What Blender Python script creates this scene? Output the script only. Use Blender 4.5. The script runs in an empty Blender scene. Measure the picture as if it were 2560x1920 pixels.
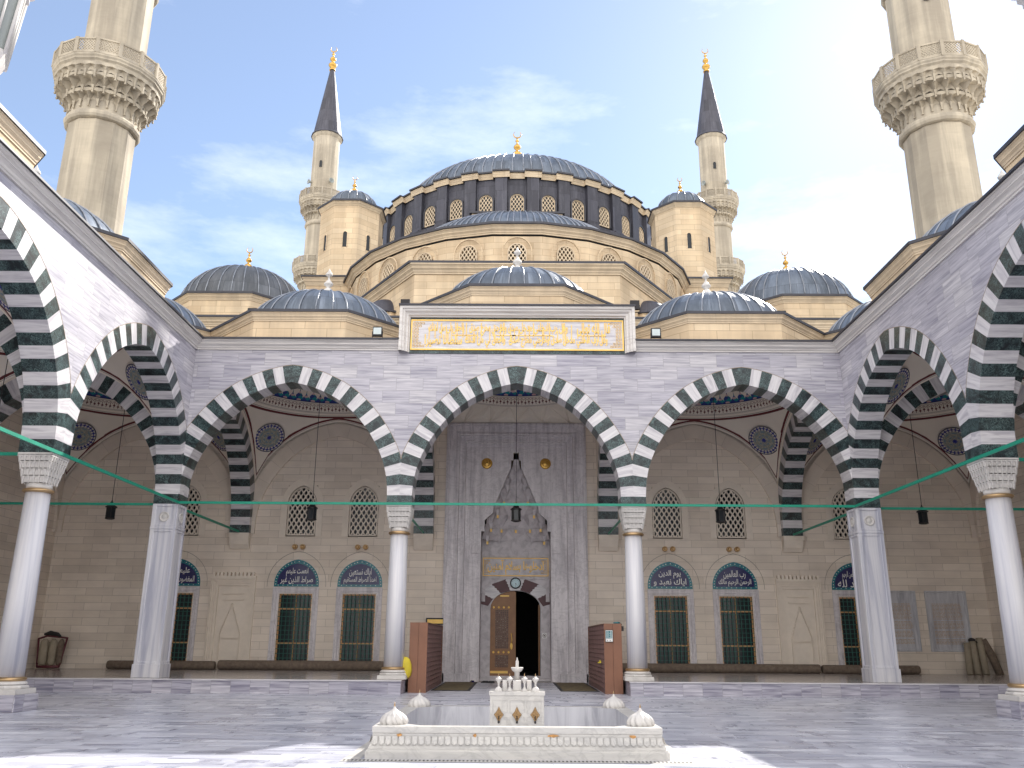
import bpy, math, random
from math import sin, cos, pi, sqrt, atan2, radians, hypot
random.seed(7)
sc = bpy.context.scene
COL = sc.collection

# ------------------------------------------------------------------ camera, world, sun
CAMPOS = (-0.056, 0.0, 1.638)
cam_d = bpy.data.cameras.new('camera'); cam = bpy.data.objects.new('camera', cam_d); COL.objects.link(cam)
cam_d.sensor_width = 36; cam_d.lens = 36 * 2168.03 / 2560; cam_d.clip_end = 3000; cam_d.clip_start = .1
def cam_matrix(yaw, pitch, roll):
    from mathutils import Matrix, Vector
    f = Vector((-sin(yaw) * cos(pitch), cos(yaw) * cos(pitch), sin(pitch)))
    r = Vector((cos(yaw), sin(yaw), 0)); u = r.cross(f)
    r2 = r * cos(roll) + u * sin(roll); u2 = -r * sin(roll) + u * cos(roll)
    m = Matrix((r2, u2, -f)).transposed().to_4x4(); m.translation = CAMPOS
    return m
cam.matrix_world = cam_matrix(.004, .2882, .0064)
sc.camera = cam
SUNV = (.64, 1.145, 1.0)
sun_el = math.atan2(1.0, hypot(.64, 1.145)); sun_az = math.atan2(.64, 1.145)   # azimuth from +Y towards +X
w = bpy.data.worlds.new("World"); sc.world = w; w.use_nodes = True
nt = w.node_tree; nt.nodes.clear()
out = nt.nodes.new('ShaderNodeOutputWorld'); bg = nt.nodes.new('ShaderNodeBackground')
sky = nt.nodes.new('ShaderNodeTexSky'); sky.sky_type = 'NISHITA'; sky.sun_disc = False
sky.sun_elevation = sun_el; sky.sun_rotation = sun_az; sky.dust_density = .22; sky.air_density = 1.0; sky.ozone_density = 2.0; sky.altitude = 200
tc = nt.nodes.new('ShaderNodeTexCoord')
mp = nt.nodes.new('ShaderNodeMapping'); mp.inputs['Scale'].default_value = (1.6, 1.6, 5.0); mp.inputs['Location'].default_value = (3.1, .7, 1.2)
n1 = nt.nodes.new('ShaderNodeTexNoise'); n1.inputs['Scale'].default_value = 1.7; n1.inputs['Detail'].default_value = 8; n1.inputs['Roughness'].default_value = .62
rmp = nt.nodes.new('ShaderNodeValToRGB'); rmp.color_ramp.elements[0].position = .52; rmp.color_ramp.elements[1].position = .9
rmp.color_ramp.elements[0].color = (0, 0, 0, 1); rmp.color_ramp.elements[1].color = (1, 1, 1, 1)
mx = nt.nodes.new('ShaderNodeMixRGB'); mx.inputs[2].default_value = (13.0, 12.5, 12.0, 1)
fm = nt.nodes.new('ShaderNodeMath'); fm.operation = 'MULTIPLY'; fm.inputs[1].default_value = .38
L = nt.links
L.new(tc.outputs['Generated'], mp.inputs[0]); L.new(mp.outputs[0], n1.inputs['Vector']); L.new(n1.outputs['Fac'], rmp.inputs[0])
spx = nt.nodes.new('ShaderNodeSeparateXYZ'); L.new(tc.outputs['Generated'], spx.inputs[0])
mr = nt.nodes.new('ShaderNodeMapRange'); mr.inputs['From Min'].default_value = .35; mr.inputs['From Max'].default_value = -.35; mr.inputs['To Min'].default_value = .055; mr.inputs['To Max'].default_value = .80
L.new(spx.outputs[1], mr.inputs['Value'])      # unseen haze and cloud added behind the camera to brighten and neutralise the shade
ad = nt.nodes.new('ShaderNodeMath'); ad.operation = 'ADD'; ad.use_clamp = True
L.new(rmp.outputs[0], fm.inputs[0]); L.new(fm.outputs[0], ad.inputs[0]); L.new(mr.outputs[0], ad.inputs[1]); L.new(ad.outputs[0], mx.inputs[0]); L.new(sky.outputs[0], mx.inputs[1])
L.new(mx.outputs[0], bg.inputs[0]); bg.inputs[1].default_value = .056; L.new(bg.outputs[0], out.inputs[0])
sl = bpy.data.lights.new('sun', 'SUN'); sl.energy = 2.3; sl.angle = radians(.5); sl.color = (1, .95, .87)
so = bpy.data.objects.new('sun', sl); COL.objects.link(so)
from mathutils import Vector
so.rotation_euler = Vector(SUNV).to_track_quat('Z', 'Y').to_euler(); so.location = (20, 40, 60)
sc.view_settings.view_transform = 'Standard'; sc.view_settings.look = 'None'; sc.view_settings.gamma = 1
sc.view_settings.exposure = 1.85
sc.cycles.diffuse_bounces = 8; sc.cycles.max_bounces = 12

# ------------------------------------------------------------------ materials
class NT:
    def __init__(s, name, rough=.6, metal=0., spec=.5):
        s.m = bpy.data.materials.new(name); s.m.use_nodes = True; s.t = s.m.node_tree
        s.b = s.t.nodes['Principled BSDF']; s.b.inputs['Roughness'].default_value = rough; s.b.inputs['Metallic'].default_value = metal
        s.b.inputs['Specular IOR Level'].default_value = spec
    def n(s, ty, **k):
        x = s.t.nodes.new(ty)
        for a, v in k.items(): setattr(x, a, v)
        return x
    def l(s, a, b): s.t.links.new(a, b)
    def put(s, v, inp):
        if isinstance(v, (int, float)): inp.default_value = v
        elif isinstance(v, tuple): inp.default_value = v if len(v) != 3 or inp.type == 'VECTOR' else v + (1,)
        else: s.l(v, inp)
    def math(s, op, a, b=0., c=0.):
        x = s.n('ShaderNodeMath', operation=op); s.put(a, x.inputs[0]); s.put(b, x.inputs[1]); s.put(c, x.inputs[2]); return x.outputs[0]
    def mix(s, f, a, b):
        x = s.n('ShaderNodeMixRGB'); s.put(f, x.inputs[0]); s.put(a, x.inputs[1]); s.put(b, x.inputs[2]); return x.outputs[0]
    def mul(s, a, b, f=1.):
        x = s.n('ShaderNodeMixRGB', blend_type='MULTIPLY'); s.put(f, x.inputs[0]); s.put(a, x.inputs[1]); s.put(b, x.inputs[2]); return x.outputs[0]
    def uv(s): return s.n('ShaderNodeTexCoord').outputs['UV']
    def obj(s): return s.n('ShaderNodeTexCoord').outputs['Object']
    def scale(s, v, sx, sy, sz=1., rot=0., loc=(0, 0, 0)):
        x = s.n('ShaderNodeMapping'); s.put(v, x.inputs[0]); x.inputs['Scale'].default_value = (sx, sy, sz); x.inputs['Rotation'].default_value = (0, 0, rot); x.inputs['Location'].default_value = loc
        return x.outputs[0]
    def add(s, a, b):
        x = s.n('ShaderNodeVectorMath', operation='ADD'); s.put(a, x.inputs[0]); s.put(b, x.inputs[1]); return x.outputs[0]
    def vs(s, a, k):
        x = s.n('ShaderNodeVectorMath', operation='SCALE'); s.put(a, x.inputs[0]); s.put(k, x.inputs['Scale']); return x.outputs[0]
    def noise(s, v, sc_=1., det=4., rough=.5, dist=0.):
        x = s.n('ShaderNodeTexNoise'); s.put(v, x.inputs['Vector']); x.inputs['Scale'].default_value = sc_; x.inputs['Detail'].default_value = det
        x.inputs['Roughness'].default_value = rough; x.inputs['Distortion'].default_value = dist; return x.outputs['Fac']
    def ramp(s, f, *st):
        x = s.n('ShaderNodeValToRGB'); s.put(f, x.inputs[0]); e = x.color_ramp.elements
        while len(e) < len(st): e.new(.5)
        for el, (p, c) in zip(e, st):
            el.position = p; el.color = (c, c, c, 1) if isinstance(c, (int, float)) else tuple(c) + (1,)
        return x.outputs[0]
    def brick(s, v, bw, bh, mortar=.004, off=.5, sq=1.):
        x = s.n('ShaderNodeTexBrick'); s.put(v, x.inputs['Vector']); x.inputs['Color1'].default_value = (0, 0, 0, 1); x.inputs['Color2'].default_value = (1, 1, 1, 1)
        x.inputs['Mortar'].default_value = (.5, .5, .5, 1); x.inputs['Scale'].default_value = 1; x.inputs['Mortar Size'].default_value = mortar
        x.inputs['Mortar Smooth'].default_value = .3; x.inputs['Brick Width'].default_value = bw; x.inputs['Row Height'].default_value = bh; x.offset = off; x.squash = sq
        return x.outputs['Color'], x.outputs['Fac']
    def bump(s, h, st=.3, d=.01):
        x = s.n('ShaderNodeBump'); x.inputs['Strength'].default_value = st; x.inputs['Distance'].default_value = d; s.put(h, x.inputs['Height']); s.l(x.outputs[0], s.b.inputs['Normal'])
    def col(s, c): s.put(c, s.b.inputs['Base Color']); return s.m
    def sep(s, v):
        x = s.n('ShaderNodeSeparateXYZ'); s.put(v, x.inputs[0]); return x.outputs

def m_marble_blocks(name, base, dark, bw=.95, bh=.46, floor=False, rough=.45, st=1.):
    n = NT(name, rough); uv = n.uv()
    v, mo = n.brick(uv, bw, bh, .007)
    if floor:
        a = n.noise(n.add(n.scale(uv, .45, 3.4, rot=.12), n.vs(v, 17.3)), 1., 5, .55, .4)
        b = n.noise(n.add(n.scale(uv, 3.2, .8, rot=.3), n.vs(v, 9.1)), 1., 5, .55, .4)
        t = n.mix(n.math('GREATER_THAN', v, .66), a, b)
        c = n.noise(n.scale(uv, 1.2, 1.2), .35, 3)
        t = n.math('ADD', t, n.math('MULTIPLY', n.math('SUBTRACT', c, .5), .12))
    else:
        t = n.noise(n.add(n.scale(uv, .75, 15., rot=.06), n.vs(v, 23.)), 1., 5, .6, .5)
    r = n.ramp(t, (.34, 1.), (.50, .45), (.66, .0)) if not floor else n.ramp(t, (.28, 1.), (.46, .45), (.62, .0))
    c = n.mix(r, base, dark)
    tint = n.ramp(v, (0, (.80, .80, .86)), (.5, (.97, .97, 1.)), (1, (1.08, 1.08, 1.06))) if not floor else n.ramp(n.math('FRACT', n.math('MULTIPLY', v, 5.7)), (0, (.72, .73, .79)), (1, (1.1, 1.1, 1.1)))
    c = n.mul(c, tint)
    big = n.noise(n.scale(uv, .25, .25), 1., 3)
    c = n.mul(c, n.ramp(big, (.3, .90), (.7, 1.03)))
    c = n.mix(n.math('MULTIPLY', mo, .6 * st), c, (.25, .24, .25))
    n.bump(n.math('SUBTRACT', 1., mo), .25, .004)
    if floor: n.put(n.ramp(t, (.3, .22), (.7, .4)), n.b.inputs['Roughness'])
    return n.col(c)
def m_marble_plain(name, base, dark, sx=6., sy=.6, rough=.35, veiny=0., dk=.0):
    n = NT(name, rough); uv = n.uv()
    t = n.noise(n.scale(uv, sx, sy), 1., 6, .62, .7)
    c = n.mix(n.ramp(t, (.36, .9), (.5, .35), (.66, .0)), base, dark)
    if veiny:
        q = n.noise(n.scale(uv, 1.1, 1.6, rot=.6), 1.3, 7, .6, 1.6)
        q = n.math('ABSOLUTE', n.math('SUBTRACT', q, .5))
        c = n.mix(n.math('MULTIPLY', n.ramp(q, (.0, 1.), (.05, 0.)), veiny), c, tuple(x * .45 for x in dark))
    n.bump(t, .06, .004)
    return n.col(c)
def m_green_marble(name):
    n = NT(name, .28); uv = n.uv()
    d = n.noise(uv, 2.4, 6, .7, 1.2)
    v1 = n.noise(n.scale(uv, 1., 1.), 6.5, 8, .75, 2.2)
    a = n.math('ABSOLUTE', n.math('SUBTRACT', v1, .5))
    vein = n.ramp(a, (.0, 1.), (.034, .0))
    vein = n.math('MULTIPLY', vein, n.ramp(d, (.38, 0.), (.58, 1.)))
    c = n.mix(n.ramp(d, (.35, 0.), (.7, 1.)), (.006, .010, .014), (.012, .030, .033))
    c = n.mix(n.math('MULTIPLY', vein, .7), c, (.24, .37, .36))
    return n.col(c)
def m_stone(name, c1, c2, bw=1.1, bh=.32, joint=.5, rough=.85, grime=.0, jc=(.16, .12, .09), msz=.004):
    n = NT(name, rough, spec=.25); uv = n.uv()
    v, mo = n.brick(uv, bw, bh, msz, .37)
    c = n.mul(n.mix(v, c1, c2), n.ramp(n.math('FRACT', n.math('MULTIPLY', v, 7.3)), (0, (.93, .92, .91)), (1, (1.04, 1.04, 1.05))))
    t = n.noise(n.add(n.scale(uv, .8, 9.), n.vs(v, 11.)), 1., 6, .6)
    c = n.mul(c, n.ramp(t, (.3, .965), (.7, 1.03)))
    g = n.noise(n.scale(uv, .35, .5), 1., 4, .6)
    c = n.mul(c, n.ramp(g, (.35, (.86, .85, .84)), (.6, (1.03, 1.02, 1.))))
    if grime:
        s = n.noise(n.scale(uv, 1.3, .10), 1., 5, .6)
        c = n.mul(c, n.ramp(s, (.42, (1 - grime, 1 - grime, 1 - grime * .95)), (.6, 1.)))
    c = n.mix(n.math('MULTIPLY', mo, joint), c, jc)
    n.bump(n.math('ADD', n.math('MULTIPLY', n.math('SUBTRACT', 1., mo), .8), n.math('MULTIPLY', t, .2)), .35, .005)
    return n.col(c)
def m_lead(name, c1, c2, rough=.42, metal=.35, seam=True, bw=.7, bh=1.2):
    n = NT(name, rough, metal); uv = n.uv()
    t = n.noise(n.scale(uv, 1.5, .5), 1., 6, .65); f = n.noise(uv, 9., 4, .6)
    c = n.mix(n.ramp(t, (.3, 0.), (.7, 1.)), c1, c2)
    v, mo = n.brick(uv, bw, bh, .012)
    c = n.mul(c, n.ramp(v, (0, .72), (1, 1.25)))
    ox = n.noise(n.scale(uv, 3., .35), 1.3, 6, .7)
    c = n.mix(n.math('MULTIPLY', n.ramp(ox, (.52, 0.), (.72, 1.)), .35), c, tuple(min(1., x * 1.9 + .04) for x in c2))
    if seam: c = n.mix(n.math('MULTIPLY', mo, .6), c, tuple(x * .35 for x in c1))
    n.put(n.ramp(n.math('ADD', t, n.math('MULTIPLY', f, .3)), (.4, rough - .1), (.9, rough + .18)), n.b.inputs['Roughness'])
    n.bump(n.math('ADD', n.math('MULTIPLY', f, .5), n.math('MULTIPLY', mo, 1.)), .35, .012)
    return n.col(c)
def m_plain(name, c, rough=.6, metal=0., var=.12, sc_=3., spec=.5, bump=.0):
    n = NT(name, rough, metal, spec)
    t = n.noise(n.obj(), sc_, 5, .6)
    if bump: n.bump(t, bump, .01)
    return n.col(n.mul(c, n.ramp(t, (.3, 1 - var), (.7, 1 + var))))
def m_emit(name, c, s):
    n = NT(name); n.put(c, n.b.inputs['Emission Color']); n.b.inputs['Emission Strength'].default_value = s; return n.col(c)

M = {}
M['marble_wall'] = m_marble_blocks('grey white marble cladding', (.60, .58, .61), (.31, .30, .35))
M['marble_floor'] = m_marble_blocks('streaked marble paving', (.68, .69, .75), (.34, .35, .43), 1.0, .36, True, .3, .4)
M['marble_white'] = m_marble_plain('white streaked marble', (.70, .68, .69), (.42, .40, .44), .9, 9.)
M['marble_col'] = m_marble_plain('column marble', (.72, .71, .73), (.36, .37, .46), 3.6, .14, .3)
M['marble_carved'] = m_marble_plain('carved white marble', (.66, .635, .61), (.50, .48, .46), 2., 2., .5)
M['marble_step'] = m_marble_blocks('cloudy grey marble riser', (.62, .60, .65), (.22, .21, .27), .62, 2., False, .35)
M['marble_platform'] = m_marble_blocks('platform paving', (.46, .42, .39), (.34, .31, .30), 1.2, .6, False, .18)
M['marble_portal'] = m_marble_plain('grey portal marble', (.76, .72, .74), (.46, .43, .46), 5., .5, .4, .25)
M['marble_fount'] = m_marble_plain('fountain marble', (.58, .56, .525), (.44, .43, .42), .8, 6., .4, .25)
M['marble_pool'] = m_marble_plain('pool marble', (.60, .60, .63), (.36, .36, .40), 5., .7, .3)
M['green'] = m_green_marble('dark green marble')
M['lime'] = m_stone('pale limestone ashlar', (.76, .68, .60), (.82, .74, .65), 1.15, .31, .6, jc=(.28, .23, .19), msz=.008)
M['lime_plain'] = m_plain('pale limestone trim', (.75, .67, .58), .8, var=.06)
M['cream'] = m_stone('cream sandstone ashlar', (.73, .575, .39), (.79, .645, .455), 1.3, .36, .6, grime=.16, jc=(.33, .23, .14), msz=.012)
M['cream_trim'] = m_stone('cream stone moulding', (.74, .61, .44), (.78, .65, .48), 2.2, 5., .5, grime=.14)
M['marble_trim'] = m_marble_plain('marble cornice', (.72, .69, .66), (.52, .49, .47), .5, 8., .5)
M['minaret'] = m_stone('minaret stone', (.55, .49, .39), (.58, .52, .42), 40., 2.2, .3, grime=.3, jc=(.4, .34, .27))
M['lead'] = m_lead('lead sheet', (.07, .09, .12), (.17, .20, .25), .42, .35)
M['lead_dark'] = m_lead('dark lead cladding', (.045, .045, .062), (.085, .085, .105), .55, .2, True, .9, 1.6)
M['lead_old'] = m_lead('weathered lead sheet', (.06, .07, .085), (.14, .15, .17), .5, .3)
M['lead_edge'] = m_plain('lead edge', (.05, .05, .062), .5, .2, var=.2)
M['rib'] = m_plain('lead roll', (.26, .28, .32), .32, .4, var=.2)
M['gold'] = m_plain('gilt metal', (.62, .38, .10), .34, .8, var=.1)
M['gold_paint'] = m_plain('gilt relief', (.98, .64, .16), .45, .0, var=.08)
M['bronze'] = m_plain('bronze ring', (.50, .34, .18), .35, .8, var=.15)
M['greenrod'] = m_plain('green painted steel', (.008, .26, .17), .45, var=.1)
M['plaster'] = m_plain('cream painted plaster', (.80, .73, .63), .85, var=.04)
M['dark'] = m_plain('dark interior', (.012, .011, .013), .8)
M['glass'] = m_plain('dark window glass', (.018, .022, .026), .12, var=.1, spec=.35)
M['iron'] = m_plain('black iron', (.02, .018, .02), .5, .3)
M['grille'] = m_plain('green iron grille', (.008, .10, .08), .5)
M['wood'] = m_plain('amber window wood', (.60, .32, .13), .5, var=.2)
M['shelfwood'] = m_plain('reddish brown board', (.235, .105, .06), .5, var=.12, sc_=1.5)
M['cubby_shade'] = m_plain('shaded cubby back', (.10, .048, .042), .6)  # shade of the cubby holes put into the back panel's colour
M['cubby'] = m_plain('cubby board', (.22, .125, .115), .6)
M['rust'] = m_plain('orange rust stain', (.50, .26, .09), .8, var=.4, sc_=20.)
M['bronze_dark'] = m_plain('dark bronze', (.30, .19, .09), .4, .6, var=.5, sc_=40.)
M['joint'] = m_plain('brownish joint', (.30, .23, .16), .8)
M['teal'] = m_plain('turquoise tile', (.015, .17, .21), .2, var=.25, sc_=22.)
M['navy'] = m_plain('navy tile', (.018, .018, .10), .2, var=.3, sc_=15.)
M['white'] = m_plain('white glaze', (.78, .78, .76), .4, var=.03)
M['maroon'] = m_plain('maroon stone', (.085, .028, .034), .5, var=.15)
M['rug'] = m_plain('brown rug backing', (.17, .13, .10), .95, var=.3, sc_=9., bump=.4)
M['mat'] = m_plain('patterned brown mat', (.16, .125, .07), .95, var=.5, sc_=5.)
M['black'] = m_plain('black rubber', (.015, .015, .017), .6)
M['yellow'] = m_plain('yellow cloth', (.65, .52, .04), .7, var=.15)
M['canvas'] = m_plain('beige canvas', (.34, .29, .22), .9, var=.12)
M['trolleyred'] = m_plain('maroon metal', (.12, .025, .035), .5)
M['clockface'] = m_plain('pale blue dial', (.50, .68, .74), .3, var=.02)
M['glasslit'] = m_plain('floodlight glass', (.55, .62, .62), .12, var=.1)
M['water'] = m_plain('water', (.1, .12, .14), .05)
M['ground'] = m_plain('pale ground', (.42, .40, .36), .9)
M['lampglass'] = m_plain('grey green lamp glass', (.30, .33, .32), .15, var=.1)
M['lampbluegl'] = m_plain('teal lamp glass', (.12, .24, .30), .15, var=.1)
M['niche'] = m_marble_plain('niche marble', (.62, .58, .60), (.40, .37, .39), 3., 3., .45)

def m_pendentive():
    n = NT('painted pendentive plaster', .85); s = n.sep(n.uv()); mm = n.math('MINIMUM', s[0], s[1])
    def band(a, b): return n.math('MULTIPLY', n.math('GREATER_THAN', mm, a), n.math('LESS_THAN', mm, b))
    c = n.mul((.82, .75, .66), n.ramp(n.noise(n.obj(), .8, 4), (.3, .95), (.7, 1.04)))
    c = n.mix(band(.155, .27), c, (.13, .028, .03))
    c = n.mix(band(.10, .118), c, (.10, .06, .05))
    return n.col(c)
def m_domepaint():
    # uv: u = angle in turns, v = metres up the dome from its ring
    n = NT('painted dome plaster', .85); s = n.sep(n.uv()); u, v = s[0], s[1]
    base = n.mul((.82, .75, .66), n.ramp(n.noise(n.obj(), .8, 4), (.3, .95), (.7, 1.04)))
    def cell(N): return n.math('ABSOLUTE', n.math('SUBTRACT', n.math('FRACT', n.math('MULTIPLY', u, N)), .5))
    def rng(a, b): return n.math('MULTIPLY', n.math('GREATER_THAN', v, a), n.math('LESS_THAN', v, b))
    # hanging drops
    c1 = cell(128.)
    alt = n.math('GREATER_THAN', n.math('FRACT', n.math('MULTIPLY', u, 64.)), .5)
    low = n.math('MULTIPLY', alt, -.045)
    dv = n.math('ABSOLUTE', n.math('SUBTRACT', v, n.math('ADD', .27, low)))
    drop = n.math('LESS_THAN', n.math('ADD', n.math('MULTIPLY', c1, .19), dv), .065)
    hole = n.math('LESS_THAN', n.math('ADD', n.math('MULTIPLY', c1, .3), dv), .02)
    drop = n.math('SUBTRACT', drop, hole)
    arc = n.math('LESS_THAN', n.math('ABSOLUTE', n.math('SUBTRACT', v, n.math('SUBTRACT', .42, n.math('MULTIPLY', n.math('MULTIPLY', c1, c1), .3)))), .012)
    stem = n.math('MULTIPLY', n.math('LESS_THAN', c1, .07), rng(.14, .38))
    red = n.math('MAXIMUM', n.math('MAXIMUM', drop, arc), stem)
    c = n.mix(red, base, (.15, .055, .05))
    for a in (.03, .08, .46): c = n.mix(rng(a, a + .014), c, (.12, .07, .06))
    # blue lambrequin band with ogee tops
    c2 = cell(64.); c3 = cell(32.)
    tall = n.math('MULTIPLY', n.math('GREATER_THAN', n.math('FRACT', n.math('MULTIPLY', u, 32.)), .5), .10)
    top = n.math('ADD', n.math('ADD', .68, tall), n.math('MULTIPLY', n.math('SUBTRACT', .5, c2), .35))
    top2 = n.math('ADD', top, n.math('MULTIPLY', n.math('POWER', n.math('MULTIPLY', n.math('SUBTRACT', .5, c2), 2.), 14.), .25))
    blue = n.math('MULTIPLY', n.math('GREATER_THAN', v, .52), n.math('LESS_THAN', v, top2))
    w1 = n.math('SINE', n.math('MULTIPLY', v, 30.)); w2 = n.math('SINE', n.math('MULTIPLY', u, 2 * pi * 64.))
    tealm = n.math('GREATER_THAN', n.math('ADD', w1, w2), .1)
    pink = n.math('GREATER_THAN', n.math('MULTIPLY', n.math('SINE', n.math('MULTIPLY', v, 19.)), n.math('SINE', n.math('MULTIPLY', u, 2 * pi * 32.))), .6)
    bc = n.mix(tealm, (.03, .06, .25), (.02, .26, .30)); bc = n.mix(pink, bc, (.62, .42, .42))
    edge = n.math('LESS_THAN', v, .55); bc = n.mix(edge, bc, (.02, .02, .09))
    c = n.mix(blue, c, bc)
    # rosette at crown
    r2 = n.math('GREATER_THAN', v, 3.4); c = n.mix(r2, c, bc)
    return n.col(c)
def m_medallion():
    # uv centred at 0, radius 1
    n = NT('painted medallion', .8); s = n.sep(n.uv()); x, y = s[0], s[1]
    r = n.math('SQRT', n.math('ADD', n.math('MULTIPLY', x, x), n.math('MULTIPLY', y, y)))
    a = n.math('ARCTAN2', y, x)
    def rng(lo, hi): return n.math('MULTIPLY', n.math('GREATER_THAN', r, lo), n.math('LESS_THAN', r, hi))
    pet = n.math('SINE', n.math('MULTIPLY', a, 8.)); pet2 = n.math('SINE', n.math('MULTIPLY', a, 24.))
    c = n.mix(n.math('GREATER_THAN', n.noise(n.uv(), 9., 3, .6, .8), .54), (.27, .28, .25), (.40, .38, .32))
    c = n.mix(n.math('GREATER_THAN', n.math('ADD', n.math('MULTIPLY', pet, .35), n.math('SINE', n.math('MULTIPLY', r, 24.))), .75), c, (.16, .24, .30))
    ring = n.math('MULTIPLY', rng(.70, .93), n.math('GREATER_THAN', n.math('ADD', pet2, n.math('SINE', n.math('MULTIPLY', r, 40.))), -.25))
    c = n.mix(rng(.70, .93), c, (.60, .56, .50)); c = n.mix(ring, c, (.045, .05, .22))
    c = n.mix(rng(.95, 1.1), c, (.02, .02, .08))
    star = n.math('LESS_THAN', r, n.math('ADD', .13, n.math('MULTIPLY', pet, .035)))
    c = n.mix(star, c, (.02, .03, .25))
    return n.col(c)
M['pend'] = m_pendentive(); M['domepaint'] = m_domepaint(); M['medal'] = m_medallion()
def m_door():
    n = NT('inlaid door panel', .45); uv = n.uv()
    v = n.n('ShaderNodeTexVoronoi'); v.feature = 'DISTANCE_TO_EDGE'; n.l(n.scale(uv, 11., 11.), v.inputs['Vector']); v.inputs['Scale'].default_value = 1; v.inputs['Randomness'].default_value = .35
    w_ = n.n('ShaderNodeTexVoronoi'); n.l(n.scale(uv, 11., 11.), w_.inputs['Vector']); w_.inputs['Scale'].default_value = 1; w_.inputs['Randomness'].default_value = .35
    c = n.mix(n.math('LESS_THAN', v.outputs['Distance'], .06), (.075, .032, .022), (.26, .13, .07))
    c = n.mix(n.math('LESS_THAN', w_.outputs['Distance'], .2), c, (.42, .33, .22))
    return n.col(c)
M['doorinlay'] = m_door()
M['doorwood'] = m_plain('brown door wood', (.26, .12, .045), .45, var=.15, sc_=4.)

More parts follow.
